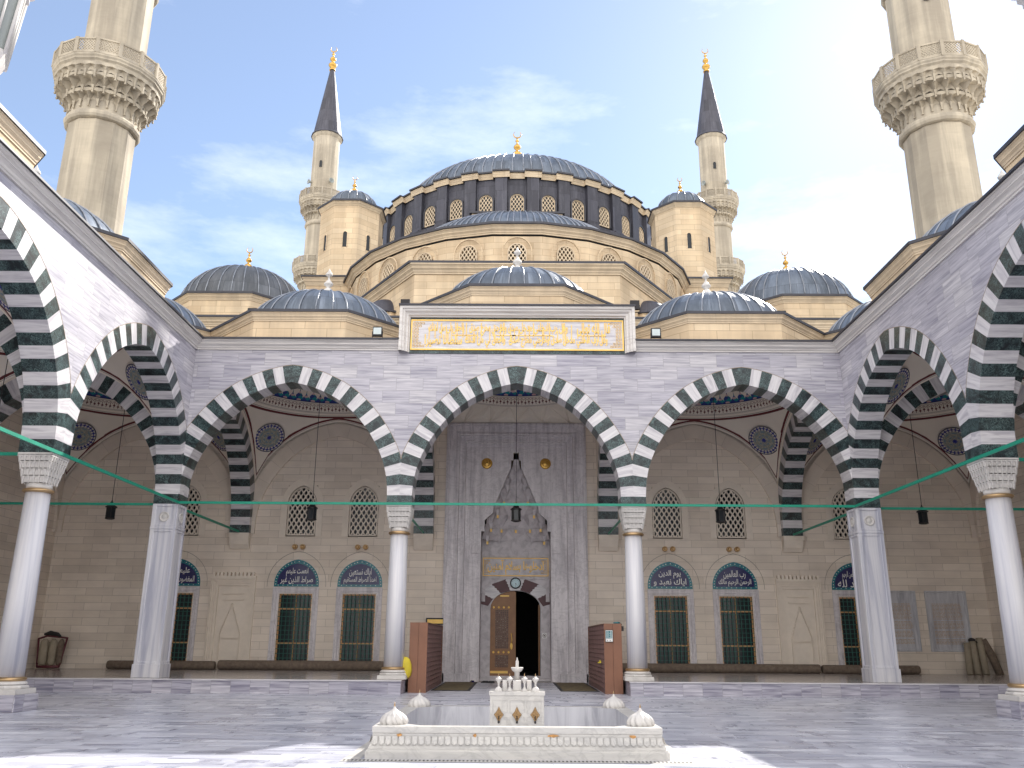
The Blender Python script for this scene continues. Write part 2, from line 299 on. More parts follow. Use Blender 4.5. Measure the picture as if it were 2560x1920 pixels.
# ------------------------------------------------------------------ mesh builder
class MB:
    def __init__(s): s.v = []; s.f = []; s.m = []; s.uv = []; s.T = None; s.sm = []
    def p(s, a):
        s.v.append(s.T(a) if s.T else tuple(a)); return len(s.v) - 1
    def face(s, ps, mat=0, uv=None, smooth=False):
        s.f.append([s.p(q) for q in ps]); s.m.append(mat); s.uv.append(uv); s.sm.append(smooth)
    def fi(s, idx, mat=0, uv=None, smooth=False):
        s.f.append(list(idx)); s.m.append(mat); s.uv.append(uv); s.sm.append(smooth)
    def box(s, x0, x1, y0, y1, z0, z1, mat=0):
        c = [s.p(q) for q in ((x0, y0, z0), (x1, y0, z0), (x1, y1, z0), (x0, y1, z0), (x0, y0, z1), (x1, y0, z1), (x1, y1, z1), (x0, y1, z1))]
        for q in ((0, 3, 2, 1), (4, 5, 6, 7), (0, 1, 5, 4), (1, 2, 6, 5), (2, 3, 7, 6), (3, 0, 4, 7)): s.fi([c[i] for i in q], mat)
    def taper(s, cx, cy, z0, z1, a0, b0, a1, b1, mat=0):
        c = [s.p(q) for q in ((cx - a0, cy - b0, z0), (cx + a0, cy - b0, z0), (cx + a0, cy + b0, z0), (cx - a0, cy + b0, z0), (cx - a1, cy - b1, z1), (cx + a1, cy - b1, z1), (cx + a1, cy + b1, z1), (cx - a1, cy + b1, z1))]
        for q in ((0, 3, 2, 1), (4, 5, 6, 7), (0, 1, 5, 4), (1, 2, 6, 5), (2, 3, 7, 6), (3, 0, 4, 7)): s.fi([c[i] for i in q], mat)
    def lathe(s, prof, n=32, c=(0, 0), mat=0, smooth=True, rot=0., a0=0., a1=2 * pi, apothem=False, uvs=1., capt=True, capb=True):
        full = abs(a1 - a0 - 2 * pi) < 1e-6
        k = 1 / cos(pi / n) if apothem else 1.
        N = n if full else n + 1; rows = []; d = 0.; pr = None
        for (r, z) in prof:
            if pr: d += hypot(r - pr[0], z - pr[1])
            pr = (r, z)
            rows.append(([s.p((c[0] + r * k * cos(rot + a0 + (a1 - a0) * i / n), c[1] + r * k * sin(rot + a0 + (a1 - a0) * i / n), z)) for i in range(N)], d, r))
        R = max(r for r, z in prof)
        for (A, da, ra), (B, db, rb) in zip(rows, rows[1:]):
            for i in range(n):
                j = (i + 1) % N if full else i + 1
                u0 = (a1 - a0) * i / n * R * uvs; u1 = (a1 - a0) * (i + 1) / n * R * uvs
                s.fi((A[i], A[j], B[j], B[i]), mat, [(u0, da), (u1, da), (u1, db), (u0, db)], smooth)
        if full:
            if capb and rows[0][2] > 1e-4: s.fi(rows[0][0][::-1], mat)
            if capt and rows[-1][2] > 1e-4: s.fi(rows[-1][0], mat)
    def tube(s, path, r=.02, n=8, mat=0, closed=False):
        P = [Vector(q) for q in path]; rows = []
        rr = r if isinstance(r, (list, tuple)) else [r] * len(P)
        for i, q in enumerate(P):
            a = P[i - 1] if (i > 0 or closed) else q; b = P[(i + 1) % len(P)] if (i < len(P) - 1 or closed) else q
            t = (b - a).normalized(); up = Vector((0, 0, 1)) if abs(t.z) < .95 else Vector((1, 0, 0))
            x = t.cross(up).normalized(); y = x.cross(t)
            rows.append([s.p(q + x * rr[i] * cos(2 * pi * k / n) + y * rr[i] * sin(2 * pi * k / n)) for k in range(n)])
        pr = list(zip(rows, rows[1:])) + ([(rows[-1], rows[0])] if closed else [])
        for A, B in pr:
            for k in range(n): s.fi((A[k], A[(k + 1) % n], B[(k + 1) % n], B[k]), mat, None, True)
        if not closed: s.fi(rows[0][::-1], mat); s.fi(rows[-1], mat)
    def prism(s, poly, z0, z1, mat=0, top=None):
        A = [s.p((x, y, z0)) for x, y in poly]; B = [s.p((x, y, z1)) for x, y in (top or poly)]; n = len(poly)
        for i in range(n): s.fi((A[i], A[(i + 1) % n], B[(i + 1) % n], B[i]), mat)
        s.fi(A[::-1], mat); s.fi(B, mat)
    def plate(s, poly, y0, y1, mat=0, back=True):
        # poly in (x,z), front face at y0
        A = [s.p((x, y0, z)) for x, z in poly]; B = [s.p((x, y1, z)) for x, z in poly]; n = len(poly)
        for i in range(n): s.fi((A[i], A[(i + 1) % n], B[(i + 1) % n], B[i]), mat)
        s.fi(A, mat)
        if back: s.fi(B[::-1], mat)
    def build(s, name, mats, parent=None, bevel=0.):
        me = bpy.data.meshes.new(name)
        off = parent_origin(parent)
        me.from_pydata([(x - off[0], y - off[1], z - off[2]) for x, y, z in s.v], [], s.f)
        for mm in (mats if isinstance(mats, (list, tuple)) else [mats]): me.materials.append(M[mm])
        ul = me.uv_layers.new(name='UVMap').data
        V = s.v
        for pol, mi, uv, sm in zip(me.polygons, s.m, s.uv, s.sm):
            pol.material_index = mi; pol.use_smooth = sm
            if uv:
                for li, q in zip(pol.loop_indices, uv): ul[li].uv = q
            else:
                nx, ny, nz = abs(pol.normal.x), abs(pol.normal.y), abs(pol.normal.z)
                for li, vi in zip(pol.loop_indices, pol.vertices):
                    x, y, z = V[vi]
                    ul[li].uv = (x, y) if nz >= nx and nz >= ny else ((x, z) if ny >= nx else (y, z))
        ob = bpy.data.objects.new(name, me); COL.objects.link(ob)
        if parent:
            ob.parent = parent
        if bevel:
            bm = ob.modifiers.new('bevel', 'BEVEL'); bm.width = bevel; bm.segments = 2; bm.limit_method = 'ANGLE'; bm.angle_limit = radians(50)
        return ob
ORIG = {}
def parent_origin(p):
    return ORIG.get(p.name, (0, 0, 0)) if p else (0, 0, 0)
_build = MB.build
def _b2(s, name, mats, parent=None, bevel=0., **k):
    ob = _build(s, name, mats, parent, bevel); ORIG[ob.name] = parent_origin(parent); return ob
MB.build = _b2
def tag(o, label=None, cat=None, group=None, kind=None):
    if label: o['label'] = label
    if cat: o['category'] = cat
    if group: o['group'] = group
    if kind: o['kind'] = kind
    return o
def thing(name, loc, label, cat, group=None):
    o = bpy.data.objects.new(name, None); COL.objects.link(o); o.location = loc; o.empty_display_size = .3
    ORIG[o.name] = tuple(loc); return tag(o, label, cat, group)
def dup(root, dloc, label=None, rz=0.):
    r = root.copy(); COL.objects.link(r); r.location = Vector(dloc); r.rotation_euler = (0, 0, rz)
    if label: r['label'] = label
    for ch in list(root.children):
        c = ch.copy(); COL.objects.link(c); c.parent = r
        for g in list(ch.children):
            d = g.copy(); COL.objects.link(d); d.parent = c
    return r
def solo(mb, name, mats, origin, label, cat, group=None, bevel=0.):
    # a one-mesh thing with its origin at its base
    for i, (x, y, z) in enumerate(mb.v): mb.v[i] = (x, y, z)
    e = MB.build(mb, name, mats, None, bevel)
    me = e.data
    for v_ in me.vertices: v_.co -= Vector(origin)
    e.location = origin
    return tag(e, label, cat, group)

# ------------------------------------------------------------------ numbers (metres)
D = 29.49; XS = 11.53; TH = .86; ZC = 6.06; ZCB = 11.6; ZCT = 11.98; ZP = .43
YW = 38.10; YB = 37.70; XO = 20.1
PROF = [(3.57, 6.06), (3.565, 6.6), (3.47, 7.25), (3.22, 7.95), (2.83, 8.62), (2.43, 9.13), (2.03, 9.52), (1.63, 9.82), (1.22, 10.04), (.82, 10.21), (.41, 10.33), (0, 10.42)]
def cr(P, n):
    out = []; Q = [(P[0][0], 2 * P[0][1] - P[1][1])] + P + [(2 * P[-1][0] - P[-2][0], 2 * P[-1][1] - P[-2][1])]
    for i in range(1, len(Q) - 2):
        for k in range(n):
            t = k / n; a, b, c, d = Q[i - 1], Q[i], Q[i + 1], Q[i + 2]
            out.append(tuple(.5 * ((2 * b[j]) + (-a[j] + c[j]) * t + (2 * a[j] - 5 * b[j] + 4 * c[j] - d[j]) * t * t + (-a[j] + 3 * b[j] - 3 * c[j] + d[j]) * t ** 3) for j in (0, 1)))
    out.append(P[-1]); return out
FINE = cr(PROF, 8)
def arch_pts(hs, N=18, band=.65, clampx=None, z0=ZC):
    """half arch from springing to apex: N+1 pairs (intrados, extrados) at equal arc length"""
    k = hs / 3.57; F = [(x * k, z) for x, z in FINE]
    S = [0.]
    for a, b in zip(F, F[1:]): S.append(S[-1] + hypot(b[0] - a[0], b[1] - a[1]))
    out = []
    for i in range(N + 1):
        d = S[-1] * i / N; j = 0
        while j < len(S) - 2 and S[j + 1] < d: j += 1
        t = (d - S[j]) / (S[j + 1] - S[j]); a, b = F[j], F[j + 1]
        x, z = a[0] + (b[0] - a[0]) * t, a[1] + (b[1] - a[1]) * t
        tx, tz = b[0] - a[0], b[1] - a[1]; l = hypot(tx, tz); nx, nz = tz / l, -tx / l
        if i == N: nx, nz = 0., 1.
        L_ = band
        if i == 0: nx, nz = 1., 0.
        ex, ez = x + nx * L_, z + nz * L_
        if i == N: ez = z + .64
        if clampx is not None and ex > clampx:
            t2 = (clampx - x) / (ex - x); ex = clampx; ez = z + (ez - z) * t2
        out.append(((x, z), (ex, ez)))
    return out
def frame_front(u, v, z): return (u, D + v, z)
def frame_side(sg):
    return lambda a: (sg * (XS + a[1]), a[0], a[2])
def frame_x(y0, sg=1):      # arch running along X, v -> +Y
    return lambda a: (a[0], y0 + a[1], a[2])
def frame_y(x0, sg=1):      # arch running along Y, v -> +X*sg
    return lambda a: (x0 + sg * a[1], a[0], a[2])

def striped_arch(T, uc, hs, v0, v1, parent, clampx, mats=('marble_white', 'green', 'joint'), name='striped_arch', N=18, both=True, back=True, plain=False, band=.65):
    """voussoirs: white and green alternate; key is green. N pieces per half plus half the key"""
    mb = MB(); mb.T = T
    SUB = 3
    pts = arch_pts(hs, (2 * N + 1) * 1, band, clampx)      # half pieces: key takes one half-unit
    # piece boundaries: from apex downward: key half width = 1 unit(1.5), then each piece 2 units
    n = len(pts) - 1
    cuts = [n]; q = n - 1.4
    while q > .7: cuts.append(q); q -= 2 * (n - 1.4) / (2 * N)
    cuts.append(0)
    def at(t):
        i = min(int(t), n - 1); f = t - i
        a, b = pts[i], pts[i + 1]
        return tuple((a[k][0] + (b[k][0] - a[k][0]) * f, a[k][1] + (b[k][1] - a[k][1]) * f) for k in (0, 1))
    for sgn in (-1, 1):
        for ci in range(len(cuts) - 1):
            hi, lo = cuts[ci], cuts[ci + 1]; mat = 1 if ci % 2 == 0 else 0
            rnd = random.random() * 40
            A = [at(lo + (hi - lo) * k / SUB) for k in range(SUB + 1)]
            for a, b in zip(A, A[1:]):
                I0, E0, I1, E1 = [(uc + sgn * q[0], q[1]) for q in (a[0], a[1], b[0], b[1])]
                ang = atan2(E0[1] - I0[1], abs(E0[0] - I0[0]))
                w0 = rnd; w1 = rnd + hypot(b[0][0] - a[0][0], b[0][1] - a[0][1])
                s0 = A.index(a) * (w1 - w0); w0 += s0; w1 += s0
                uv = [(0 + rnd, w0), (band + rnd, w0), (band + rnd, w1), (rnd, w1)]
                for v in ([v0, v1] if both else [v0]):
                    mb.face([(I0[0], v, I0[1]), (E0[0], v, E0[1]), (E1[0], v, E1[1]), (I1[0], v, I1[1])], mat, uv)
                if len(mats) > 2 and (clampx is None or max(a[1][0], b[1][0]) < clampx - 1e-4):
                    dx_, dz_ = (E0[0] - I0[0]), (E0[1] - I0[1]); l_ = hypot(dx_, dz_) or 1; dx2, dz2 = (E1[0] - I1[0]), (E1[1] - I1[1]); l2 = hypot(dx2, dz2) or 1
                    for P0_, P1_ in (((E0, E1)),): mb.face([(P0_[0], v0 - .004, P0_[1]), (P1_[0], v0 - .004, P1_[1]), (P1_[0] - dx2 / l2 * .018, v0 - .004, P1_[1] - dz2 / l2 * .018), (P0_[0] - dx_ / l_ * .018, v0 - .004, P0_[1] - dz_ / l_ * .018)], 2)
                uv2 = [(rnd, w0), (rnd + v1 - v0, w0), (rnd + v1 - v0, w1), (rnd, w1)]
                mb.face([(I0[0], v0, I0[1]), (I0[0], v1, I0[1]), (I1[0], v1, I1[1]), (I1[0], v0, I1[1])], mat, uv2)
    return mb.build(name, list(mats), parent)
def ext_curve(hs, clampx, n=30, band=.65):
    """list of (x,z) extrados for x from clampx down to 0"""
    pts = [p_[1] for p_ in arch_pts(hs, n * 2, band, clampx)]
    pts = [q for q in pts if not (clampx is not None and q[0] >= clampx - 1e-6)] 
    full = [p_[1] for p_ in arch_pts(hs, n * 2, band, clampx)]
    cl = [q for q in full if clampx is not None and q[0] >= clampx - 1e-6]
    if cl: pts = [(clampx, max(q[1] for q in cl))] + pts
    return pts
def spandrel(mb, uc, hs, clampx, v0, v1, ztop, mat=0, both=True):
    E = ext_curve(hs, clampx)
    for sgn in (-1, 1):
        for a, b in zip(E, E[1:]):
            if abs(a[0] - b[0]) < 1e-5: continue
            for v in ((v0, v1) if both else (v0,)):
                mb.face([(uc + sgn * a[0], v, a[1]), (uc + sgn * b[0], v, b[1]), (uc + sgn * b[0], v, ztop), (uc + sgn * a[0], v, ztop)], mat)

# moulded cornice along a polyline (open or closed) in plan; profile = [(out, z)]
def sweep(mb, path, prof, closed=False, mat=0, flip=1):
    P = [Vector((x, y)) for x, y in path]; n = len(P); rows = []
    for i in range(n):
        a = P[i - 1] if (i > 0 or closed) else None; b = P[(i + 1) % n] if (i < n - 1 or closed) else None
        ns = []
        if a is not None: t = (P[i] - a).normalized(); ns.append(Vector((t.y, -t.x)))
        if b is not None: t = (b - P[i]).normalized(); ns.append(Vector((t.y, -t.x)))
        nn = sum(ns, Vector((0, 0))); nn = nn.normalized(); k = 1 / max(.3, nn.dot(ns[0]))
        rows.append([mb.p((P[i].x + nn.x * o * k * flip, P[i].y + nn.y * o * k * flip, z)) for o, z in prof])
    d = [0.]
    for o in range(1, len(prof)): d.append(d[-1] + hypot(prof[o][0] - prof[o - 1][0], prof[o][1] - prof[o - 1][1]))
    L_ = 0.
    for i in range(n if closed else n - 1):
        A, B = rows[i], rows[(i + 1) % n]; ln = (P[(i + 1) % n] - P[i]).length
        for j in range(len(prof) - 1):
            mb.fi((A[j], B[j], B[j + 1], A[j + 1]), mat, [(L_, d[j]), (L_ + ln, d[j]), (L_ + ln, d[j + 1]), (L_, d[j + 1])])
        L_ += ln
def corn_prof(z0, z1, out):
    h = z1 - z0
    return [(0, z0), (out * .18, z0), (out * .18, z0 + h * .16), (out * .30, z0 + h * .2), (out * .38, z0 + h * .36), (out * .62, z0 + h * .52), (out * .68, z0 + h * .55), (out * .68, z0 + h * .66), (out * .9, z0 + h * .86), (out, z0 + h * .88), (out, z1)]

# Arabic text -------------------------------------------------------
AR = {'\u0627': (0xFE8D, 0), '\u0622': (0xFE81, 0), '\u0623': (0xFE83, 0), '\u0625': (0xFE87, 0), '\u0628': (0xFE8F, 1), '\u0629': (0xFE93, 0), '\u062a': (0xFE95, 1), '\u062b': (0xFE99, 1), '\u062c': (0xFE9D, 1), '\u062d': (0xFEA1, 1), '\u062e': (0xFEA5, 1), '\u062f': (0xFEA9, 0), '\u0630': (0xFEAB, 0), '\u0631': (0xFEAD, 0), '\u0632': (0xFEAF, 0), '\u0633': (0xFEB1, 1), '\u0634': (0xFEB5, 1), '\u0635': (0xFEB9, 1), '\u0636': (0xFEBD, 1), '\u0637': (0xFEC1, 1), '\u0638': (0xFEC5, 1), '\u0639': (0xFEC9, 1), '\u063a': (0xFECD, 1), '\u0641': (0xFED1, 1), '\u0642': (0xFED5, 1), '\u0643': (0xFED9, 1), '\u0644': (0xFEDD, 1), '\u0645': (0xFEE1, 1), '\u0646': (0xFEE5, 1), '\u0647': (0xFEE9, 1), '\u0648': (0xFEED, 0), '\u0649': (0xFEEF, 0), '\u064a': (0xFEF1, 1)}
LA = {'\u0627': 0xFEFB, '\u0622': 0xFEF5, '\u0623': 0xFEF7, '\u0625': 0xFEF9}
def shape_ar(t):
    out = []; i = 0; prev = False
    while i < len(t):
        ch = t[i]
        if ch not in AR: out.append(ch); prev = False; i += 1; continue
        if ch == '\u0644' and i + 1 < len(t) and t[i + 1] in LA:
            out.append(chr(LA[t[i + 1]] + (1 if prev else 0))); prev = False; i += 2; continue
        base, dual = AR[ch]; nxt = i + 1 < len(t) and t[i + 1] in AR and dual
        if dual: out.append(chr(base + (3 if prev and nxt else 2 if nxt else 1 if prev else 0)))
        else: out.append(chr(base + (1 if prev else 0)))
        prev = nxt; i += 1
    return ''.join(reversed(out))
_txt = {}
def text_mesh(t, size=1., ext=.01, offset=0.):
    """list of verts/faces of the text in the x-z plane, centred, with its width and height"""
    c = bpy.data.curves.new('lettering', 'FONT'); c.body = t; c.size = 1.; c.extrude = 0; c.resolution_u = 2; c.offset = offset
    o = bpy.data.objects.new('lettering', c); COL.objects.link(o); bpy.context.view_layer.update()
    me = bpy.data.meshes.new_from_object(o.evaluated_get(bpy.context.evaluated_depsgraph_get()))
    V = [(v_.co.x, v_.co.y) for v_ in me.vertices]; F = [tuple(p_.vertices) for p_ in me.polygons]
    bpy.data.objects.remove(o); bpy.data.curves.remove(c); bpy.data.meshes.remove(me)
    return V, F
def add_text(mb, t, cx, cz, wid, hei, y, mat=0, arabic=True, offset=.012, T=None, jy=0.):
    V, F = text_mesh(shape_ar(t) if arabic else t, offset=offset)
    if not V: return
    x0, x1 = min(v_[0] for v_ in V), max(v_[0] for v_ in V); z0, z1 = min(v_[1] for v_ in V), max(v_[1] for v_ in V)
    kx, kz = wid / (x1 - x0), hei / (z1 - z0)
    idx = [mb.p((cx + (a - (x0 + x1) / 2) * kx, y, cz + (b - (z0 + z1) / 2) * kz)) for a, b in V]
    for f_ in F: mb.fi([idx[i] for i in f_], mat)

# ================================================================== GROUND
mb = MB(); mb.face([(-1500, -1500, -.05), (1500, -1500, -.05), (1500, 1500, -.05), (-1500, 1500, -.05)])
tag(mb.build('ground', 'ground'), 'flat pale ground around the mosque', 'ground', kind='structure')
mb = MB(); mb.face([(-20.1, -40, 0), (20.1, -40, 0), (20.1, 38.1, 0), (-20.1, 38.1, 0)])
tag(mb.build('courtyard_pavement', 'marble_floor'), 'grey streaked marble paving of the courtyard', 'pavement', kind='structure')
# raised platform either side of the entrance
for sg in (-1, 1):
    mb = MB(); x0, x1 = sorted((sg * 3.62, sg * XO))
    mb.box(x0, x1, 28.9, YW, .002, ZP - .03, 0)
    xa, xb = sorted((sg * 3.60, sg * XO)); mb.box(xa, xb, 28.87, YW, ZP - .03, ZP, 1)
    xa, xb = sorted((sg * 3.595, sg * XO)); mb.box(xa, xb, 28.862, 28.90, ZP - .035, ZP + .004, 2)
    o = mb.build('raised_pavement', ['marble_step', 'marble_platform', 'marble_white']); tag(o, 'raised marble floor %s of the entrance with cloudy grey riser' % ('left' if sg < 0 else 'right'), 'platform', kind='structure')

# ================================================================== COLUMN
def capital(mb, cx, cy, z0, z1, r, half):
    """muqarnas capital growing from a round neck to a square top"""
    h = z1 - z0; tiers = 4
    mb.lathe([(r * .98, z0), (r * 1.02, z0 + h * .16)], 24, (cx, cy))
    for k in range(tiers):
        za = z0 + h * (.14 + .20 * k); zb = za + h * .21
        f0 = (k + .6) / tiers; f1 = (k + 1.) / tiers
        a = r * .95 + (half - r * .95) * f0; b = r + (half - r) * f1
        n = 5 + k // 2 * 2
        mb.taper(cx, cy, za + h * .04, zb, a * .93, a * .93, b * .93, b * .93)
        # teeth on each face
        for s_ in range(4):
            for i in range(n):
                t = -1 + (2 * i + 1) / n; wq = b / n * .72; px, py = t * b, b
                dx = 0
                for (ux, uy, vx, vy) in (((1, 0, 0, -1), (0, 1, 1, 0), (-1, 0, 0, 1), (0, -1, -1, 0))[s_],):
                    X = cx + ux * t * (a + b) / 2 + vx * (b - .03); Y = cy + uy * t * (a + b) / 2 + vy * (b - .03)
                    ax = wq * .5 if ux else .035; ay = wq * .5 if uy else .035
                    mb.taper(X, Y, za, zb - .012, ax * .35, ay * .35, ax * 1.15, ay * 1.15)
        mb.box(cx - b, cx + b, cy - b, cy + b, zb - .018, zb)
    mb.box(cx - half, cx + half, cy - half, cy + half, z1 - h * .1, z1)
def make_column(parent, cx, cy, zb, plinth, label=None):
    c = MB(); r = .29
    c.lathe([(.335, zb + .36), (.325, 2.5), (.29, 5.1)], 32, (cx, cy))
    sh = c.build('column', 'marble_col', parent)
    if label: sh['label'] = label
    b = MB(); capital(b, cx, cy, 5.18, ZC, .30, .43); b.build('capital', 'marble_carved', sh)
    for z, rr in ((5.15, .31), (zb + .33, .345)):
        b = MB(); b.lathe([(rr, z - .05), (rr + .045, z - .03), (rr + .06, z), (rr + .045, z + .03), (rr, z + .05)], 32, (cx, cy)); b.build('bronze_ring', 'bronze', sh)
    b = MB()
    b.lathe([(.40, zb + .20), (.44, zb + .23), (.40, zb + .27), (.36, zb + .30)], 32, (cx, cy))
    b.taper(cx, cy, zb, zb + .12, .47, .47, .46, .46); b.lathe([(.46, zb + .12), (.47, zb + .16), (.44, zb + .2)], 8, (cx, cy), rot=pi / 8, smooth=False)
    b.build('base', 'marble_carved', sh, bevel=.01)
    if plinth:
        b = MB(); b.box(cx - .52, cx + .52, cy - .52, cy + .52, 0, zb); b.build('plinth', 'marble_step', sh, bevel=.01)
    return sh
def make_pier(parent, sg):
    x0, x1 = sorted((sg * XS, sg * (XS + TH))); b = MB(); y0, y1 = D, D + TH
    i = .03
    b.box(x0 + i, x1 - i, y0 + i, y1 - i, ZP, ZC)
    b.box(x0 - .03, x1 + .03, y0 - .03, y1 + .03, ZP, ZP + .42)
    # raised rims round the sunk panels on the court faces
    for (za, zb_) in ((ZP + .42, 5.2), (5.28, ZC)):
        e = .09
        for xa, xb in ((x0, x0 + .13), (x1 - .13, x1)): b.box(xa, xb, y0, y0 + .06, za, zb_)
        for z_ in (za, zb_ - e): b.box(x0 + .13, x1 - .13, y0, y0 + .06, z_, z_ + e)
        xf = x0 if sg > 0 else x1 - .06
        for ya, yb in ((y0 + .06, y0 + .17), (y1 - .13, y1)): b.box(xf, xf + .06, ya, yb, za, zb_)
        for z_ in (za, zb_ - e): b.box(xf, xf + .06, y0 + .17, y1 - .13, z_, z_ + e)
    b.box(x0 - .015, x1 + .015, y0 - .015, y1 + .015, 5.2, 5.28)
    p_ = b.build('corner_pier', 'marble_col', parent, bevel=.012)
    c = MB(); xc = (x0 + x1) / 2
    def disc(T):
        c.T = T; c.lathe([(.17, 0), (.17, .035), (.14, .045), (.13, .03), (.07, .03), (.05, .05), (.001, .05)], 24)
    disc(lambda a: (xc + a[0], y0 + .03 - a[2], 5.62 + a[1])); c.build('rosette', 'marble_carved', p_); c = MB()
    yc = (y0 + y1) / 2; sx = -sg
    xface = sg * XS + sg * .03
    disc(lambda a: (xface + sx * a[2], yc + a[0], 5.62 + a[1]))
    c.build('rosette', 'marble_carved', p_)
    return p_

# domes ---------------------------------------------------------------
def dome_prof(R, h, z0, n=14, tmax=90.):
    return [(max(R * cos(radians(tmax * i / n)), .001), z0 + h * sin(radians(tmax * i / n))) for i in range(n + 1)]
def ribbed(mb, c, R, h, z0, nr, rr=.035, a0=0., a1=2 * pi, mat=0, tend=86):
    for i in range(nr):
        a = a0 + (a1 - a0) * (i + .5 + (random.random() - .5) * .16) / nr; wob = (random.random() - .5) * .02
        path = []
        for k in range(0, 13):
            t = radians(tend * k / 12); r = R * cos(t) + rr * .5; a += wob / 12
            path.append((c[0] + r * cos(a), c[1] + r * sin(a), z0 + h * sin(t) + rr * .4))
        mb.tube(path, rr, 5, mat)
def finial_stone(parent, x, y, z, s=1., mat='marble_carved'):
    b = MB(); P = [(.10, 0), (.14, .03), (.06, .08), (.06, .10), (.19, .20), (.20, .27), (.09, .38), (.05, .42), (.14, .50), (.15, .55), (.08, .64), (.035, .70), (.03, .80), (.11, .84), (.12, .88), (.05, .98), (.03, 1.02), (.001, 1.1)]
    b.lathe([(r * s, z + q * s) for r, q in P], 16, (x, y)); return b.build('finial', mat, parent)
def finial_gold(parent, x, y, z, s=1., crescent=True):
    b = MB(); P = [(.22, -.1), (.22, 0), (.13, .08), (.11, .12), (.26, .24), (.30, .36), (.24, .47), (.09, .60), (.08, .68), (.20, .78), (.22, .87), (.16, .97), (.06, 1.08), (.05, 1.2), (.12, 1.27), (.05, 1.36), (.04, 1.5)]
    b.lathe([(r * s, z + q * s) for r, q in P], 16, (x, y))
    R = .22 * s; zc = z + 1.5 * s + R * .95
    path = []; rad = []
    for k in range(21):
        a = radians(-90 - 148 + 296 * k / 20); path.append((x + R * cos(a), y, zc + R * sin(a))); rad.append(.008 + .034 * s * max(0, cos((k / 20 - .5) * pi)) ** .8)
    b.tube(path, rad, 6)
    return b.build('finial', 'gold', parent)
def octpts(cx, cy, ap, n=8, rot=None):
    k = ap / cos(pi / n); rot = pi / n if rot is None else rot
    return [(cx + k * cos(rot + 2 * pi * i / n), cy + k * sin(rot + 2 * pi * i / n)) for i in range(n)]
def portico_dome(parent, cx, cy, zt, ap=4.1, R=3.25, h=2.1, name='dome', mat='lead', fin=True):
    b = MB(); P = octpts(cx, cy, ap)[::-1]
    lo = [b.p((x, y, 11.8)) for x, y in P]; hi_ = [b.p((x, y, zt - .42)) for x, y in P]
    for i in range(8): b.fi((lo[i], lo[(i + 1) % 8], hi_[(i + 1) % 8], hi_[i]))
    sweep(b, P, corn_prof(zt - .42, zt - .1, .16), True, 1, flip=-1)
    d = b.build('dome_drum', ['cream', 'cream_trim'], parent)
    b = MB(); Q = octpts(cx, cy, ap + .2)
    b.prism(Q, zt - .1, zt, 1); b.prism(octpts(cx, cy, ap + .16), zt, zt + .22, 0, octpts(cx, cy, R + .02)); 
    b.lathe(dome_prof(R, h, zt + .05), 48, (cx, cy), 0)
    dm = b.build(name, [mat, 'lead_edge'], parent)
    c = MB(); ribbed(c, (cx, cy), R, h, zt + .05, 32, .032); c.build('rib', 'rib', dm)
    if fin: finial_stone(dm, cx, cy, zt + h + .0, 1.3)
    return dm

